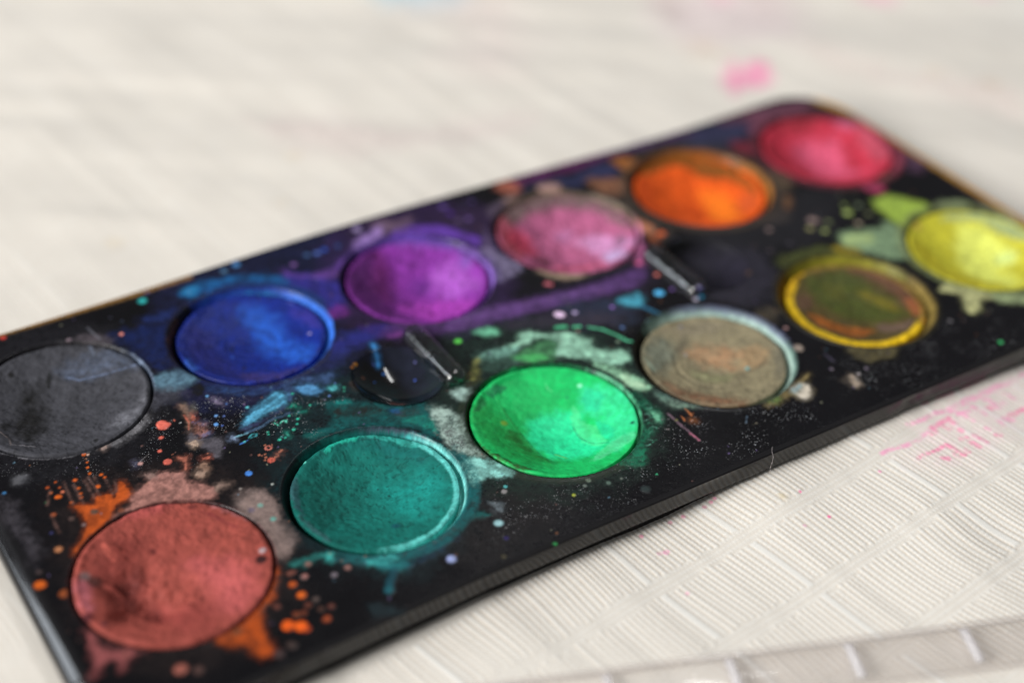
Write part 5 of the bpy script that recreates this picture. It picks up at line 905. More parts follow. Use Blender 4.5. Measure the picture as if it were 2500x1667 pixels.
def maprange(nt, v, a, b, c, e):
    m = N(nt, 'ShaderNodeMapRange'); nt.links.new(v, m.inputs[0])
    for i, q in enumerate((a, b, c, e)): m.inputs[i+1].default_value = q
    return m.outputs[0]

# black plastic of the palette with paint dried on it
M_tray, nt, bs = mat('black_plastic_with_dried_paint')
at = N(nt, 'ShaderNodeAttribute', attribute_name='Col'); am = N(nt, 'ShaderNodeAttribute', attribute_name='Mask')
sep = N(nt, 'ShaderNodeSeparateColor'); nt.links.new(am.outputs['Color'], sep.inputs[0])
tc, no = bump(nt, bs, 1500, .00005, .5)
mp = N(nt, 'ShaderNodeMapping'); mp.inputs['Scale'].default_value = (1, 1, .02); nt.links.new(tc.outputs['Object'], mp.inputs['Vector'])
spk = None
for sc, th in ((2400, .25), (4200, .30)):
    vo = N(nt, 'ShaderNodeTexVoronoi'); vo.inputs['Scale'].default_value = sc; nt.links.new(mp.outputs['Vector'], vo.inputs['Vector'])
    hs = N(nt, 'ShaderNodeSeparateColor'); nt.links.new(vo.outputs['Color'], hs.inputs[0])
    rad = maprange(nt, hs.outputs[0], .45, 1, 0, th)
    lt = N(nt, 'ShaderNodeMath', operation='LESS_THAN'); nt.links.new(vo.outputs['Distance'], lt.inputs[0]); nt.links.new(rad, lt.inputs[1])
    if spk is None: spk = lt.outputs[0]
    else:
        mx = N(nt, 'ShaderNodeMath', operation='MAXIMUM'); nt.links.new(spk, mx.inputs[0]); nt.links.new(lt.outputs[0], mx.inputs[1]); spk = mx.outputs[0]
n2 = N(nt, 'ShaderNodeTexNoise'); n2.inputs['Scale'].default_value = 190; n2.inputs['Detail'].default_value = 6; nt.links.new(mp.outputs['Vector'], n2.inputs['Vector'])
gate = maprange(nt, n2.outputs['Fac'], .44, .60, 0.03, 1)
mu = N(nt, 'ShaderNodeMath', operation='MULTIPLY'); nt.links.new(spk, mu.inputs[0]); nt.links.new(gate, mu.inputs[1])
mu2 = N(nt, 'ShaderNodeMath', operation='MULTIPLY'); nt.links.new(mu.outputs[0], mu2.inputs[0]); nt.links.new(sep.outputs[1], mu2.inputs[1])
n3 = N(nt, 'ShaderNodeTexNoise'); n3.inputs['Scale'].default_value = 500
dustc = mixc(nt, n3.outputs['Fac'], (.62, .54, .48, 1), (.38, .48, .58, 1))
mot = maprange(nt, no.outputs['Fac'], .3, .7, .8, 1.16)
c1 = mixc(nt, 1.0, at.outputs['Color'], mot, 'MULTIPLY')
nt.links.new(mixc(nt, mu2.outputs[0], c1, dustc), bs.inputs['Base Color'])
n4 = N(nt, 'ShaderNodeTexNoise'); n4.inputs['Scale'].default_value = 90; n4.inputs['Detail'].default_value = 5
nt.links.new(tc.outputs['Object'], n4.inputs['Vector'])
rb = maprange(nt, n4.outputs['Fac'], .3, .7, .17, .30)
rm = N(nt, 'ShaderNodeMix'); nt.links.new(sep.outputs[0], rm.inputs[0]); nt.links.new(rb, rm.inputs[2]); nt.links.new(maprange(nt, no.outputs['Fac'], .35, .65, .42, .7), rm.inputs[3])
nt.links.new(rm.outputs[0], bs.inputs['Roughness'])
sp = maprange(nt, sep.outputs[0], 0, 1, .15, .20); nt.links.new(sp, bs.inputs['Specular IOR Level'])

def paint_mat(name, rough, spec, bscale, bdist, bstr):
    m, nt, bs = mat(name)
    at = N(nt, 'ShaderNodeAttribute', attribute_name='Col')
    tc, no = bump(nt, bs, bscale, bdist, bstr, 6, .65)
    n2 = N(nt, 'ShaderNodeTexNoise'); n2.inputs['Scale'].default_value = bscale*.45; n2.inputs['Detail'].default_value = 5; nt.links.new(tc.outputs['Object'], n2.inputs['Vector'])
    v = maprange(nt, n2.outputs['Fac'], .3, .7, .86, 1.12)
    nt.links.new(mixc(nt, 1.0, at.outputs['Color'], v, 'MULTIPLY'), bs.inputs['Base Color'])
    bs.inputs['Roughness'].default_value = rough; bs.inputs['Specular IOR Level'].default_value = spec
    return m
M_matte = paint_mat('dry_watercolour_cake', .72, .22, 1900, .00007, .22)
M_satin = paint_mat('satin_watercolour_cake', .5, .3, 1500, .00004, .2)

M_cloth, nt, bs = mat('cream_ribbed_cotton')
at = N(nt, 'ShaderNodeAttribute', attribute_name='Col')
tc, no = bump(nt, bs, 5200, .00006, .5, 3)
v = maprange(nt, no.outputs['Fac'], .3, .7, .93, 1.05)
nt.links.new(mixc(nt, 1.0, at.outputs['Color'], v, 'MULTIPLY'), bs.inputs['Base Color'])
bs.inputs['Roughness'].default_value = .85; bs.inputs['Specular IOR Level'].default_value = .15
bs.inputs['Sheen Weight'].default_value = .15

M_bar, nt, bs = mat('glossy_black_plastic')
tc, no = bump(nt, bs, 420, .00005, .25)
at = N(nt, 'ShaderNodeAttribute', attribute_name='Col')
n2 = N(nt, 'ShaderNodeTexNoise'); n2.inputs['Scale'].default_value = 700; n2.inputs['Detail'].default_value = 5; nt.links.new(tc.outputs['Object'], n2.inputs['Vector'])
f = maprange(nt, n2.outputs['Fac'], .5, .72, 0, .35)
nt.links.new(mixc(nt, f, at.outputs['Color'], (.085, .075, .095, 1)), bs.inputs['Base Color'])
nt.links.new(maprange(nt, n2.outputs['Fac'], .4, .7, .06, .3), bs.inputs['Roughness']); bs.inputs['Specular IOR Level'].default_value = .6
bs.inputs['Transmission Weight'].default_value = 1.0; bs.inputs['IOR'].default_value = 1.5; bs.inputs['Coat Weight'].default_value = .5; bs.inputs['Coat Roughness'].default_value = .04

M_rim, nt, bs = mat('glossy_black_edge_with_paint_traces')
at = N(nt, 'ShaderNodeAttribute', attribute_name='Col')
tc, no = bump(nt, bs, 260, .00005, .12)
nt.links.new(at.outputs['Color'], bs.inputs['Base Color'])
nt.links.new(maprange(nt, no.outputs['Fac'], .3, .7, .05, .14), bs.inputs['Roughness']); bs.inputs['Specular IOR Level'].default_value = .42

M_dull = paint_mat('dull_black_plastic', .5, .12, 900, .00003, .2)
M_clear = bpy.data.materials.new('clear_plastic'); M_clear.use_nodes = True; nt = M_clear.node_tree; nt.nodes.clear()
ou = N(nt, 'ShaderNodeOutputMaterial'); tr = N(nt, 'ShaderNodeBsdfTransparent'); gl = N(nt, 'ShaderNodeBsdfGlossy'); df = N(nt, 'ShaderNodeBsdfDiffuse')
no = N(nt, 'ShaderNodeTexNoise'); no.inputs['Scale'].default_value = 160
tr.inputs[0].default_value = (.985, .976, .97, 1); gl.inputs['Roughness'].default_value = .12; df.inputs[0].default_value = (.80, .77, .80, 1)
fr = N(nt, 'ShaderNodeLayerWeight'); fr.inputs[0].default_value = .12
m1 = N(nt, 'ShaderNodeMixShader'); m2 = N(nt, 'ShaderNodeMixShader')
nt.links.new(maprange(nt, no.outputs['Fac'], .3, .7, .03, .11), m1.inputs[0]); nt.links.new(tr.outputs[0], m1.inputs[1]); nt.links.new(df.outputs[0], m1.inputs[2])
nt.links.new(maprange(nt, fr.outputs['Facing'], 0, 1, .02, .22), m2.inputs[0]); nt.links.new(m1.outputs[0], m2.inputs[1]); nt.links.new(gl.outputs[0], m2.inputs[2]); nt.links.new(m2.outputs[0], ou.inputs[0])

M_frost = M_clear.copy(); M_frost.name = 'frosted_plastic_edge'
for nd in M_frost.node_tree.nodes:
    if nd.type == 'MAP_RANGE' and abs(nd.inputs[4].default_value-.11) < 1e-6: nd.inputs[3].default_value = .12; nd.inputs[4].default_value = .4
    if nd.type == 'BSDF_DIFFUSE': nd.inputs[0].default_value = (.86, .85, .90, 1)
M_lint, nt, bs = mat('white_lint'); tc, no = bump(nt, bs, 4000, .00002)
nt.links.new(mixc(nt, no.outputs['Fac'], (.72, .66, .64, 1), (.55, .46, .47, 1)), bs.inputs['Base Color']); bs.inputs['Roughness'].default_value = .6

# ------------------------------------------------------------------ object helpers
def mesh_obj(name, V, F, m, parent=None, rgb=None, mask=None, smooth=True):
    """V (n,3) in mm, F (k,4) quads -> one linked mesh object"""
    me = bpy.data.meshes.new(name); V = np.asarray(V, np.float32)*S; F = np.asarray(F, np.int32)
    me.vertices.add(len(V)); me.vertices.foreach_set('co', V.ravel())
    k = F.shape[1]
    me.loops.add(F.size); me.loops.foreach_set('vertex_index', F.ravel())
    me.polygons.add(len(F)); me.polygons.foreach_set('loop_start', np.arange(0, F.size, k, dtype=np.int32))
    try: me.polygons.foreach_set('loop_total', np.full(len(F), k, np.int32))
    except Exception: pass
    if smooth: me.polygons.foreach_set('use_smooth', np.ones(len(F), bool))
    me.update(calc_edges=True); me.validate()
    for nm, a in (('Col', rgb), ('Mask', mask)):
        if a is not None:
            at = me.color_attributes.new(nm, 'FLOAT_COLOR', 'POINT')
            at.data.foreach_set('color', np.concatenate([a, np.ones((len(a), 1))], 1).astype(np.float32).ravel())
    me.materials.append(m)
    o = bpy.data.objects.new(name, me); col.objects.link(o)
    if parent: o.parent = parent
    return o
def tag(o, label, cat=None, group=None):
    o['label'] = label
    if cat: o['category'] = cat
    if group: o['group'] = group
    return o
def empty(name, loc):
    e = bpy.data.objects.new(name, None); col.objects.link(e); e.location = Vector(loc)*S; e.empty_display_size = .01; return e
def grid_faces(nx, ny):
    i = np.arange(nx*ny).reshape(nx, ny)
    return np.stack([i[:-1, :-1], i[1:, :-1], i[1:, 1:], i[:-1, 1:]], -1).reshape(-1, 4)

# ------------------------------------------------------------------ tablecloth
def cloth_axis(parts):
    out = [np.array([parts[0][0]])]
    for a, b, st in parts: out.append(np.linspace(a, b, max(2, int(round((b-a)/st))+1))[1:])
    return np.concatenate(out)
cx = cloth_axis([(-900, -120, 60), (-120, -40, 1.5), (-40, 130, .19), (130, 260, .6), (260, 420, 4), (420, 1200, 60)])
cy = cloth_axis([(-600, -110, 45), (-110, -76, 1.2), (-76, -19, .19), (-19, 64, 1.0), (64, 200, 1.1), (200, 360, 5), (360, 1200, 60)])
def cloth_base(x, y):
    z = -5.3 + 1.5*np.exp(-((x-108)/34)**2-((y+28)/26)**2) + .9*np.exp(-((x-80)/9)**2-((y+24)/10)**2)
    z = z + .8*(fbm(x/38+3, y/38, 1, 3)-.5)*2
    z = z + .9*sstep(-13.5, -16.8, x)*sstep(-60, -24, x)*(1-sstep(20, 60, y))*sstep(-60, -30, y)
    far = sstep(60, 95, y)+sstep(166, 190, x)
    z = z + np.clip(far, 0, 1)*(2.2*(fbm((x*.83-y*.56)/120+9.1, (x*.56+y*.83)/24+2, 2, 3)-.5)*2)
    z = z + .28*np.exp(-((x-97)/5)**2-((y+48)/9)**2) - .2*np.exp(-((x-103)/4)**2-((y+49)/9)**2)
    under = sstep(-16.2, -13, x)*(1-sstep(161, 167, x))*sstep(-21, -15, y)*(1-sstep(57, 64, y))
    return z*(1-under)+under*np.minimum(z, -5.2)
rib_w = rng.choice([.8, .88, .95, 1.0, 1.08, 1.4], 2600, p=[.2, .25, .22, .16, .1, .07]); rib_e = np.cumsum(rib_w)-900
rib_a = rng.uniform(.65, 1.15, 2600); rib_wide = rib_w > 1.35
def cloth_weave(x, y):
    warp = 1.1*(fbm(x/22, y/22, 3, 2)-.5)*2 + 1.5*np.exp(-((x-96)/9)**2-((y+50)/8)**2)
    uu = x+(.15+.05*sstep(60, 110, x))*y+warp; vv = y-.085*x+.9*(fbm(x/30+4, y/30, 5, 2)-.5)*2
    i = np.clip(np.searchsorted(rib_e, uu), 1, 2598); w = rib_w[i]; ph = (uu-rib_e[i-1])/w
    prof = np.sin(np.pi*ph)**.8; prof = np.where(rib_wide[i], np.clip(1.25*np.sin(np.pi*ph), 0, 1)**.45, prof)
    jit = TAB[0, i % 256, 3]*.6+.5*fbm(uu*.5, vv*.5, 1, 2)
    bead = .5+.5*np.cos(2*np.pi*(vv/.66+.5*(i % 2)+jit))
    bead = bead*(.55+.9*vnoise(i*3.1, np.round(vv/.66+jit)*1.7, 2))
    bead = np.clip(bead, 0, 1.15)
    bead = np.where(rib_wide[i], .75+.25*bead, bead)
    k = (vv+36.1)/12.7; dist = np.abs(k-np.round(k))*12.7
    band = 1-sstep(1.05, 1.5, dist+1.1*(vnoise(i*2.3, k*0+np.round(k)*7.7, 4)-.5)+.4*(fbm(x*.9, y*.9, 2, 2)-.5))
    thr = .5+.5*np.cos(2*np.pi*vv/.92); b2 = .5+.5*np.cos(2*np.pi*(uu/.62+.5*np.round(vv/.92)))
    hr = rib_a[i]*prof*(.62+.38*bead); hb = .28*thr+.5*b2*thr*vnoise(uu*1.5, vv*1.5, 3)
    h = hr*(1-band)+hb*band
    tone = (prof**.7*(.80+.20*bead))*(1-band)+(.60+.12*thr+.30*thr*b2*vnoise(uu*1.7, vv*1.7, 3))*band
    return h, tone, band
gx, gy = np.meshgrid(cx, cy, indexing='ij'); x = gx.ravel(); y = gy.ravel()
h, tone, band = cloth_weave(x, y)
near = sstep(-85, -74, y)*(1-sstep(-19, -15, y))*sstep(-42, -36, x)*(1-sstep(126, 150, x))
mid = sstep(-60, -38, x)*(1-sstep(220, 262, x))*sstep(-100, -80, y)*(1-sstep(190, 230, y))
# where the mesh is too coarse for the beads along a rib, keep the rib alone
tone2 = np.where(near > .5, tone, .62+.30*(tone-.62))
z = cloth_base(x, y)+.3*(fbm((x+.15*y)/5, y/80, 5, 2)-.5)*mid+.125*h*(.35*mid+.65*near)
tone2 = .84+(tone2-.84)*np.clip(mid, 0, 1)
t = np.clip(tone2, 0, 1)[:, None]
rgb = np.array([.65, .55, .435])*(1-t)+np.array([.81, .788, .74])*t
rgb = rgb*(1+.05*(fbm(x/9, y/9, 4, 3)-.5)+.07*(fbm((x+.15*y)/3.2, y/70, 5, 4)-.5))[:, None]
rgb, cov, th, du = paint(x, y, LAYERS['far'], rgb)
# fresh pink ink sits on the rib tops
rgb2, cov, th, du = paint(x, y, LAYERS['cloth'], rgb.copy())
k = np.clip(.5+1.0*(tone-.35), 0, 1)[:, None]; rgb = rgb+(rgb2-rgb)*k
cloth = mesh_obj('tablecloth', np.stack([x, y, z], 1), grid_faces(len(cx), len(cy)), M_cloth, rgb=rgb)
tag(cloth, 'cream ribbed cotton tablecloth with pink ink marks, spread under the black paint palette', 'tablecloth')

# ------------------------------------------------------------------ the palette tray
X0, X1, Y0, Y1, RC = -16.3, 164.0, -22.35, 60.1, 11.0
PANS = dict(g=(-.4, 40.7), b=(30.2, 41), p=(60.3, 41.3), k=(90, 40.8), o=(119.5, 40.7), r=(149.6, 39.9), n=(0, -.4), t=(30, .2), e=(60, .2), s=(90.2, .1), v=(120.2, .1), y=(149.8, .8))
def yback(x): return 1.3*np.exp(-((x-58)/34)**2)-.9*np.exp(-((x-128)/22)**2)
def yfront(x): return -.9*sstep(70, 140, x)+.6*np.exp(-((x-40)/25)**2)
palette = empty('paint_palette', (74, 19, -6))
tag(palette, 'black plastic watercolour palette spattered with dried paint, lying on the cream cloth', 'paint palette')
off = Vector((74, 19, -6))
res = .2
ax = np.arange(X0+.55, X1-.5, res); ay = np.arange(0, 1.00001, res/82.)
gx, gt = np.meshgrid(ax, ay, indexing='ij')
gy = (Y0+.5+yfront(gx))*(1-gt)+(Y1-.5+yback(gx))*gt
x = gx.ravel(); y = gy.ravel()
# pull vertices near the lip of each well on to the circle, so the rim is clean
WR = dict(g=13.5, n=13.25, t=12.95, e=13.1, s=13.0, v=13.15, y=13.0, b=13.0, p=12.85, k=13.2, o=13.3, r=13.1)
TR = dict(g=12.85, n=12.75, t=11.75, e=12.45, s=11.4, v=11.5, y=12.2, b=11.5, p=11.7, k=12.1, o=12.0, r=12.25)
ZE = dict(g=.10, n=.25, t=-.40, e=-.2, s=-.85, v=-.95, y=-.2, b=-.6, p=-.35, k=-.45, o=-.7, r=-.2)
DISH = dict(g=(2.0, -2, 0), n=(1.1, -3, -1), t=(2.3, -.5, 0), e=(2.9, 1.0, -.5), s=(1.2, 0, 0), v=(.8, 0, 0), y=(3.1, 0, 0), b=(2.3, 0, 0), p=(3.2, -.3, 0), k=(2.9, -.3, 0), o=(2.8, .3, -.5), r=(3.0, 0, 0))
for k, (px_, py_) in PANS.items():
    rr = np.hypot(x-px_, y-py_); s_ = np.abs(rr-WR[k]) < .07
    f = WR[k]/np.maximum(rr, 1e-6); x = np.where(s_, px_+(x-px_)*f, x); y = np.where(s_, py_+(y-py_)*f, y)
def tray_height(x, y):
    z = .10*(fbm(x/25, y/25, 6, 2)-.5)
    for k, (px_, py_) in PANS.items():
        rr = np.hypot(x-px_, y-py_); w = WR[k]; inner = TR[k]+.05
        z = z - 2.2*(1-sstep(inner, w, rr)) - 2.2*(1-sstep(inner-3, inner-.4, rr)) + .10*np.exp(-((rr-w-.25)/.3)**2)
    for cx_, cy_, rad, dep in ((45.0, 20.4, 6.9, 2.2), (104.6, 20.6, 7.2, 2.4)):
        q = np.hypot(x-cx_, (y-cy_)*.95)/rad
        z = z - (dep+.9)*sstep(1.01, .96, q)
    return z
base = np.tile(lin((17, 16, 19)), (len(x), 1))
tint = fbm(x/16, y/16, 2, 4)[:, None]
base = base*(.6+.8*tint)
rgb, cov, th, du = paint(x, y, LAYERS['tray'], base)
# fine fallen specks of paint all over
for k in range(900):
    px_, py_ = rng.uniform(X0, X1), rng.uniform(Y0, Y1); rad = rng.uniform(.06, .17)
    s_ = np.nonzero((np.abs(x-px_) < rad+.1) & (np.abs(y-py_) < rad+.1))[0] if k % 3 == 0 else []
    if len(s_):
        m = 1-sstep(rad*.6, rad+.08, np.hypot(x[s_]-px_, y[s_]-py_)); c = lin([(120, 90, 85), (96, 130, 150), (140, 140, 120), (110, 95, 140), (150, 100, 70)][rng.integers(5)])
        rgb[s_] += (c-rgb[s_])*(m*.7)[:, None]
# paint rubbed off the moulded lips of the wells: bare glossy plastic shows
for k, (px_, py_) in PANS.items():
    rr = np.hypot(x-px_, y-py_); aa = np.arctan2(y-py_, x-px_)
    m = np.exp(-((rr-WR[k]+.12)/.26)**2)*sstep(.3, .6, fbm(np.cos(aa)*2.5+ord(k), np.sin(aa)*2.5, 1, 3))
    cov = cov*(1-.95*m); rgb = rgb+(lin((24, 23, 27))-rgb)*(.75*m)[:, None]
z = tray_height(x, y)+th*1.3+.012*(fbm(x*2.5, y*2.5, 1, 3)-.5)
i = grid_faces(len(ax), len(ay))
cxx = x[i].mean(1); cyy = y[i].mean(1)
def inside_round(x, y, inset):
    a0, a1 = X0+inset, X1-inset; b0 = Y0+yfront(x)+inset; b1 = Y1+yback(x)-inset; rc = RC-inset
    dx = np.maximum(np.maximum(a0+rc-x, x-a1+rc), 0); dy = np.maximum(np.maximum(b0+rc-y, y-b1+rc), 0)
    return np.hypot(dx, dy) <= rc
i = i[inside_round(cxx, cyy, .6)]
used = np.unique(i); remap = np.zeros(len(x), np.int64); remap[used] = np.arange(len(used))
V = np.stack([x, y, z], 1)[used]-np.array(off)
tray = mesh_obj('tray', V, remap[i], M_tray, palette, rgb[used], np.stack([cov, du, 0*cov], 1)[used])

# outer lip and side wall, one closed loop of rings round the tray
n_side = 620
pts = []
def arc(cx_, cy_, a0, a1):
    for a in np.radians(np.linspace(a0, a1, 24)): pts.append((cx_+RC*math.cos(a), cy_+RC*math.sin(a), math.cos(a), math.sin(a)))
for v in np.linspace(X0+RC, X1-RC, n_side): pts.append((v, Y0+yfront(v), 0, -1))
arc(X1-RC, Y0+RC+yfront(X1-RC), -90, 0)
for v in np.linspace(Y0+RC, Y1-RC, 280): pts.append((X1, v, 1, 0))
arc(X1-RC, Y1-RC+yback(X1-RC), 0, 90)
for v in np.linspace(X1-RC, X0+RC, n_side): pts.append((v, Y1+yback(v), 0, 1))
arc(X0+RC, Y1-RC+yback(X0+RC), 90, 180)
for v in np.linspace(Y1-RC, Y0+RC, 280): pts.append((X0, v, -1, 0))
arc(X0+RC, Y0+RC+yfront(X0+RC), 180, 270)
pts = np.array(pts); keep = np.concatenate([[True], np.hypot(*(np.diff(pts[:, :2], axis=0).T)) > 1e-4]); pts = pts[keep]
ox, oy, nx_, ny_ = pts.T
dr = .12+.5*np.clip(nx_, 0, 1)
wob = .16*(fbm(ox/7+2, oy/7, 3, 3)-.5)*2*np.abs(ny_)
wob = wob+.16*np.exp(-((ox-79)/2.2)**2)*np.clip(-ny_, 0, 1)-.10*np.exp(-((ox-72)/5)**2)*np.clip(-ny_, 0, 1)-.2*np.exp(-((ox-110)/1.5)**2)*np.clip(-ny_, 0, 1)
prof = [(-.95, .02), (-.6, .035), (-.25, .02), (-.10, -.02), (-.03, -.08), (0, -.16), (0, -.28), (0, -.6), (0, -1.1), (0, -1.7), (0, -2.3), (-.02, -2.6), (-.12, -2.8), (-.4, -2.9), (-.9, -2.9), (-1.15, -3.1), (-1.2, -4.0), (-1.2, -7.6)]
VV = []; CC = []
for (o_, z_) in prof:
    f = np.clip(-z_/2.6, 0, 1)
    e = o_+dr*f+1.6*np.clip(-nx_, 0, 1)**2*np.clip((-z_-.03)/1.1, 0, 1)+wob*np.clip((-z_-.1)/.6, 0, 1)*(1 if z_ > -2.7 else .5)
    zz = z_*np.ones(len(ox))+wob*.25*(z_ < -.2)
    xx = ox+nx_*e; yy = oy+ny_*e
    VV.append(np.stack([xx, yy, zz], 1))
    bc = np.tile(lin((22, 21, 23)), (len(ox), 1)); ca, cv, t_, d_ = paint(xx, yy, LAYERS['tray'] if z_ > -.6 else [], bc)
    CC.append(ca)
nr = len(prof); n = len(ox)
V = np.concatenate(VV)-np.array(off); a = np.arange(n); F = []
for k in range(nr-1): F.append(np.stack([k*n+a, (k+1)*n+a, (k+1)*n+(a+1) % n, k*n+(a+1) % n], 1))
rim = mesh_obj('rim', V, np.concatenate(F), M_rim, palette, np.concatenate(CC))
rim.data.materials.append(M_dull)   # the rubbed upper edge is dull
mi = np.zeros(len(rim.data.polygons), np.int32)
if len(mi) == n*(nr-1): mi[:n*5] = 1
rim.data.polygons.foreach_set('material_index', mi)

# the two finger hollows: a deep side, a steep riser and a ramp up to the bar
def hollow(cx_, cy_, rad, dep, sgn, m):
    nr_, na = 90, 360
    rr, aa = np.meshgrid(np.linspace(0.0005, 1, nr_), np.linspace(0, 2*np.pi, na+1), indexing='ij')
    rr = rr**.8
    lx = rr*np.cos(aa)*rad; ly = rr*np.sin(aa)*rad/.95
    x = (cx_+lx).ravel(); y = (cy_+ly).ravel(); q = rr.ravel(); ux = (lx.ravel()*sgn)/rad
    z = -dep*np.clip(1-q**2.2, 0, 1)**.9
    z = np.where(q > .985, .02, z-.03)
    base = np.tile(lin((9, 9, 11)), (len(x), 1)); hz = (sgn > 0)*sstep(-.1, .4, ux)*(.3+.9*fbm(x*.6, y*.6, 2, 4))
    base = base+(lin((44, 48, 66))-base)*np.clip(hz*.5, 0, 1)[:, None]  # bluish window sheen on the bar side, put into the base colour
    rgb, cov, th, du = paint(x, y, [L for L in LAYERS['tray'] if L[5] < 2], base)
    return mesh_obj('finger_hollow', np.stack([x, y, z], 1)-np.array(off), grid_faces(nr_, na+1), m, palette, rgb)
hollow(45.0, 20.4, 6.9, 2.6, 1, M_rim); hollow(104.6, 20.6, 7.2, 2.6, -1, M_dull)

# two raised bars beside the finger hollows
def bar(cx_, y0, y1, w, hgt, name='raised_bar'):
    nl, nw = 90, 33
    V = []
    L = (y1-y0)/2; cy_ = (y0+y1)/2
    for tt in np.linspace(-1, 1, nl):
        yy = L*np.sign(tt)*(1-(1-abs(tt))**1.6)
        e = np.clip((abs(yy)-(L-w))/w, 0, 1); hw = w*math.sqrt(max(1-e*e, 1e-5))
        for s_ in np.linspace(-1, 1, nw):
            q = np.sin(s_*math.pi/2)
            h_ = hgt*(1-abs(q)**2.4)**.6*(max(1-e**2.6, 0))**.55
            # a shallow groove runs along the flat top
            h_ -= .16*math.exp(-(q/.45)**2)*(1-e)
            V.append((cx_+q*hw, cy_+yy, h_-.12))
    V = np.array(V)
    bc = np.tile(lin((222, 220, 232)), (len(V), 1)); bc, cv, t_, d_ = paint(V[:, 0], V[:, 1], [L for L in LAYERS['tray'] if L[5] < 2 and L[4] < .35], bc)
    o = mesh_obj(name, V-np.array(off), grid_faces(nl, nw)[:, ::-1], M_bar, palette, bc)
    return o
bar(52.0, 13.6, 29.6, 2.0, 2.1)
bar(98.4, 13.2, 28.8, 2.2, 2.1)

# ------------------------------------------------------------------ the twelve paint tablets
SPEC = {  # base colour, radius, edge height, hollow (depth, dx, dy, radius), roughness of the cake, gloss, label
 'g': ((66, 66, 72), 13.25, .12, (.5, -4.5, -1, 6), .10, 0, 'charcoal grey paint tablet with a worn dark hollow, beside the deep blue one'),
 'b': ((12, 38, 132), 12.3, -.55, (.25, 2, 2, 6), .07, 1, 'deep blue paint tablet between the charcoal grey and the purple one'),
 'p': ((136, 50, 158), 12.3, -.5, (.3, 3, -3, 5), .16, 0, 'purple paint tablet between the deep blue and the dusty pink one'),
 'k': ((184, 98, 138), 12.3, -.6, (.3, -2, -3, 5), .22, 0, 'mottled dusty pink paint tablet between the purple and the orange one'),
 'o': ((234, 92, 22), 12.3, -.7, (.5, 1.5, -1.5, 7), .14, 0, 'bright orange paint tablet between the dusty pink and the crimson one'),
 'r': ((198, 52, 74), 12.3, -.4, (.8, .5, .5, 6), .14, 0, 'crimson red paint tablet in the far corner of the palette'),
 'n': ((158, 74, 64), 13.35, .30, (.5, -5, -1.0, 6), .11, 0, 'brick brown overfilled paint tablet with gouges and pits'),
 't': ((14, 112, 102), 12.3, -.45, (.15, 4, 2, 6), .10, 0, 'teal paint tablet with a granular face between the brick brown and emerald green ones'),
 'e': ((22, 200, 104), 12.3, -.5, (.75, 3, -1.2, 7.5), .05, 1, 'bright emerald green paint tablet with a smooth hollow'),
 's': ((140, 130, 102), 12.2, -.85, (.15, 0, 0, 8), .07, 1, 'sandy beige grey paint tablet in a pale green ring'),
 'v': ((84, 70, 32), 12.2, -.9, (.2, 0, 0, 9), .08, 1, 'almost used up olive paint tablet with a yellow crust round its edge'),
 'y': ((210, 204, 60), 12.3, -.4, (.4, 4, 2, 6), .10, 0, 'lemon yellow paint tablet ringed by pale green dried paint'),
}
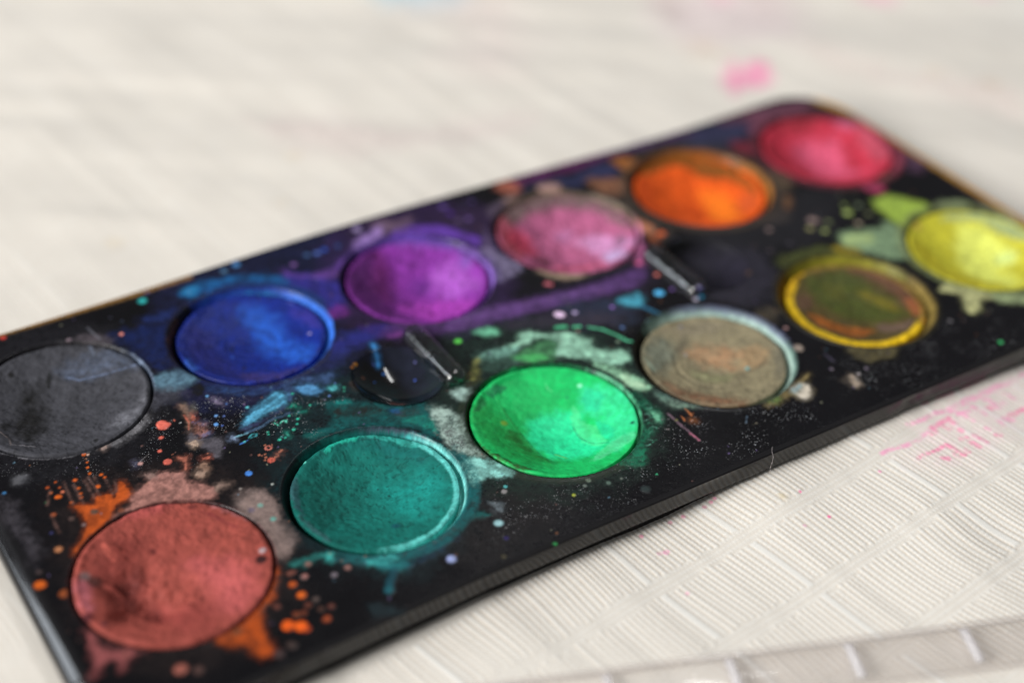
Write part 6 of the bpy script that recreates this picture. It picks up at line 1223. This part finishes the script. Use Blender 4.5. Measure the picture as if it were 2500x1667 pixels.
def tablet(k):
    c, R, ze, (dep, hx, hy, hr), rough, gloss, label = SPEC[k]; R = TR[k]; ze = ZE[k]
    px_, py_ = PANS[k]
    n_ = 150
    a, c_ = np.meshgrid(np.linspace(-1, 1, n_), np.linspace(-1, 1, n_), indexing='ij')
    big = np.abs(a) > np.abs(c_); ra = np.where(big, a, c_)
    with np.errstate(divide='ignore', invalid='ignore'):
        th_ = np.where(big, np.pi/4*(c_/a), np.pi/2-np.pi/4*(a/c_))
    th_ = np.nan_to_num(th_); ra, th_ = ra.ravel(), th_.ravel()
    aa = np.where(ra < 0, th_+np.pi, th_); rr = np.abs(ra)*R
    wr = 1+.016*(fbm(np.cos(aa)*4+ord(k), np.sin(aa)*4, 6, 3)-.6)*(rr/R)**6
    x = px_+rr*wr*np.cos(aa); y = py_+rr*wr*np.sin(aa)
    rgb = np.tile(lin(c)*.9, (len(x), 1))
    rgb *= (.74+.52*fbm(x*.5+ord(k), y*.5, 2, 6))[:, None]
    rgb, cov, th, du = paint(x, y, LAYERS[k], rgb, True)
    if k == 'g':   # dry brush marks across the worn black cake
        rgb *= (.72+.62*fbm(x*1.6+y*.5, y*.28-x*.08, 2, 4))[:, None]
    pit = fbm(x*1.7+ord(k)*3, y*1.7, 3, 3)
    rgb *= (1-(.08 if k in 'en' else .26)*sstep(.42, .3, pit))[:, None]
    dd, dx_, dy_ = DISH[k]
    fall = 1-(rr/R)**2
    q = np.hypot(x-px_-dx_*fall, y-py_-dy_*fall)/R
    z = ze-dd*np.clip(1-q*q, 0, 1)**1.15
    qq = np.hypot(x-px_-hx, y-py_-hy)/hr
    z = z-.4*dep*np.clip(1-qq*qq, 0, 1)**1.3
    ang_ = np.arctan2(y-py_-.2*hy, x-px_-.2*hx)
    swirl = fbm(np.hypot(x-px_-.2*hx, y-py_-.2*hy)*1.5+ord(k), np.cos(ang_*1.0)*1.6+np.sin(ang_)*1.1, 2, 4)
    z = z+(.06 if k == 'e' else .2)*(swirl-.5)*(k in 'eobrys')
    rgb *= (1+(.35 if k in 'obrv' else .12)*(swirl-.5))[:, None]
    z = z+1.9*rough*(fbm(x*.42+ord(k), y*.42, 4, 4)-.5)*2+rough*.8*(fbm(x*1.3, y*1.3, 5, 3)-.5)*2
    z = z-rough*.55*sstep(.40, .28, pit)+th*.9
    if k == 'n':
        # gouges and a ridge in the brick brown cake; pin holes are only painted dark
        for gx_, gy_, gr, gd in ((-6.4, 1.4, 2.2, 1.3), (-5.0, -2.2, 2.6, 1.4), (-8.2, -3.0, 1.3, .9), (-3.4, -4.6, 2.4, 1.1), (2.5, -5.5, 2.5, .5), (0.5, -2.0, 2, .4), (-2.6, 2.6, 1.6, .5)):
            z -= gd*np.exp(-(((x-px_-gx_)**2+(y-py_-gy_)**2)/gr**2)*(1+.8*(fbm(x, y, 2, 3)-.5)))
        z += .6*np.exp(-(((x-px_+7.2)*.8+(y-py_-1.9)*.6)/.45)**2-(((y-py_-1.9)*.8-(x-px_+7.2)*.6)/1.2)**2)
    an_ = np.arctan2(y-py_, x-px_)
    wob_ = fbm(np.cos(an_)*3+ord(k), np.sin(an_)*3, 3, 3)
    edge = R-(.3+.7*wob_)
    z = z-(.45 if k in 'ng' else .28)*wob_*sstep(edge, R, rr)**1.5+.30*sstep(.5, .75, wob_)*np.exp(-((rr-R+.3)/.5)**2)
    V = np.stack([x, y, z], 1)
    # side of the tablet, down to the floor of its well
    I = np.arange(n_*n_).reshape(n_, n_)
    per = np.concatenate([I[:-1, 0], I[-1, :-1], I[:0:-1, -1], I[0, :0:-1]]); na = len(per)
    s1 = V[per].copy(); s1[:, 2] = -1.3; s2 = s1.copy(); s2[:, 2] = -2.18
    n0 = len(V); V = np.concatenate([V, s1, s2]); rgb = np.concatenate([rgb, rgb[per], rgb[per]])
    q = np.arange(na); q1 = (q+1) % na
    F = np.concatenate([grid_faces(n_, n_), np.stack([per, n0+q, n0+q1, per[q1]], 1), np.stack([n0+q, n0+na+q, n0+na+q1, n0+q1], 1)])
    org = np.array([px_, py_, -2.18])
    o = mesh_obj('paint_tablet', V-org, F, M_satin if gloss else M_matte, None, rgb)
    o.location = Vector(org)*S
    tag(o, label, 'paint tablet', 'watercolour tablets set in the palette')
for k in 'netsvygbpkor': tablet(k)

# ------------------------------------------------------------------ clear plastic strip with cross bars, in front
ang = math.radians(-21.8); ca, sa = math.cos(ang), math.sin(ang)
strip = empty('plastic_strip', (40.9, -39.5, -5.2)); strip.rotation_euler = (0, 0, ang)
tag(strip, 'clear plastic strip with raised cross bars lying on the cloth in front of the palette', 'plastic strip')
def box(name, x0, x1, y0, y1, z0, z1, bev=.35, m=None):
    # a bar with chamfered upper edges
    ys = [y0, y0, y0+bev, y1-bev, y1, y1]; zs = [z0, z1-bev, z1, z1, z1-bev, z0]
    V = [(xx, a, b) for xx in (x0, x1) for a, b in zip(ys, zs)]
    bm_f = [[i, (i+1) % 6, 6+(i+1) % 6, 6+i] for i in range(6)]+[[5, 4, 1, 0], [4, 3, 2, 1], [6, 7, 10, 11], [7, 8, 9, 10]]
    return mesh_obj(name, V, bm_f, m or M_clear, strip, smooth=False)
box('base', -45, 75, -6.9, -.35, .15, .75, .2)
box('side_wall', -45, 75, -1.15, .05, .85, 1.4, .3)
box('side_wall', -45, 75, -7.9, -7.1, .2, .9, .25)
for i in range(-2, 5):
    xx = i*16.1
    b = box('cross_bar', xx-.55, xx+.55, -6.8, -1.3, .85, 1.7, .4, M_frost)

# ------------------------------------------------------------------ lint
def fibre(path, rad, label):
    P = np.array(path, float); n = len(P); t = np.linspace(0, n-1, n*8); Q = np.stack([np.interp(t, np.arange(n), P[:, k]) for k in range(3)], 1)
    for _ in range(6): Q[1:-1] = (Q[:-2]+2*Q[1:-1]+Q[2:])/4
    V = []; m = 6
    for i in range(len(Q)):
        dv = Q[min(i+1, len(Q)-1)]-Q[max(i-1, 0)]; dv /= np.linalg.norm(dv)
        a = np.cross(dv, [0.3, .2, 1]); a /= np.linalg.norm(a); b = np.cross(dv, a)
        rr = rad*(.7+.6*math.sin(i*.37)**2)
        for k in range(m): V.append(Q[i]+rr*(a*math.cos(2*math.pi*k/m)+b*math.sin(2*math.pi*k/m)))
    V = np.array(V); j = np.arange(m); F = np.concatenate([np.stack([i*m+j, i*m+(j+1) % m, (i+1)*m+(j+1) % m, (i+1)*m+j], 1) for i in range(len(Q)-1)])
    org = V.mean(0); o = mesh_obj('lint_fibre', V-org, F, M_lint); o.location = Vector(org)*S
    return tag(o, label, 'lint')
fibre([[83.54, -21.48, 0.25], [82.83, -22.18, 0.2], [82.25, -23.2, 0.34], [82.14, -23.3, -0.6], [81.95, -23.3, -1.57], [81.89, -23.4, -2.69]], .016, 'thin white lint fibre hanging over the front edge of the palette')
fibre([[82.46, -22.96, -3.6], [82.04, -24.48, -3.9], [81.75, -25.53, -4.0], [81.32, -26.42, -4.0], [80.7, -27.07, -4.1], [80.09, -27.73, -4.2]], .034, 'white lint fibre lying on the cloth in front of the palette')
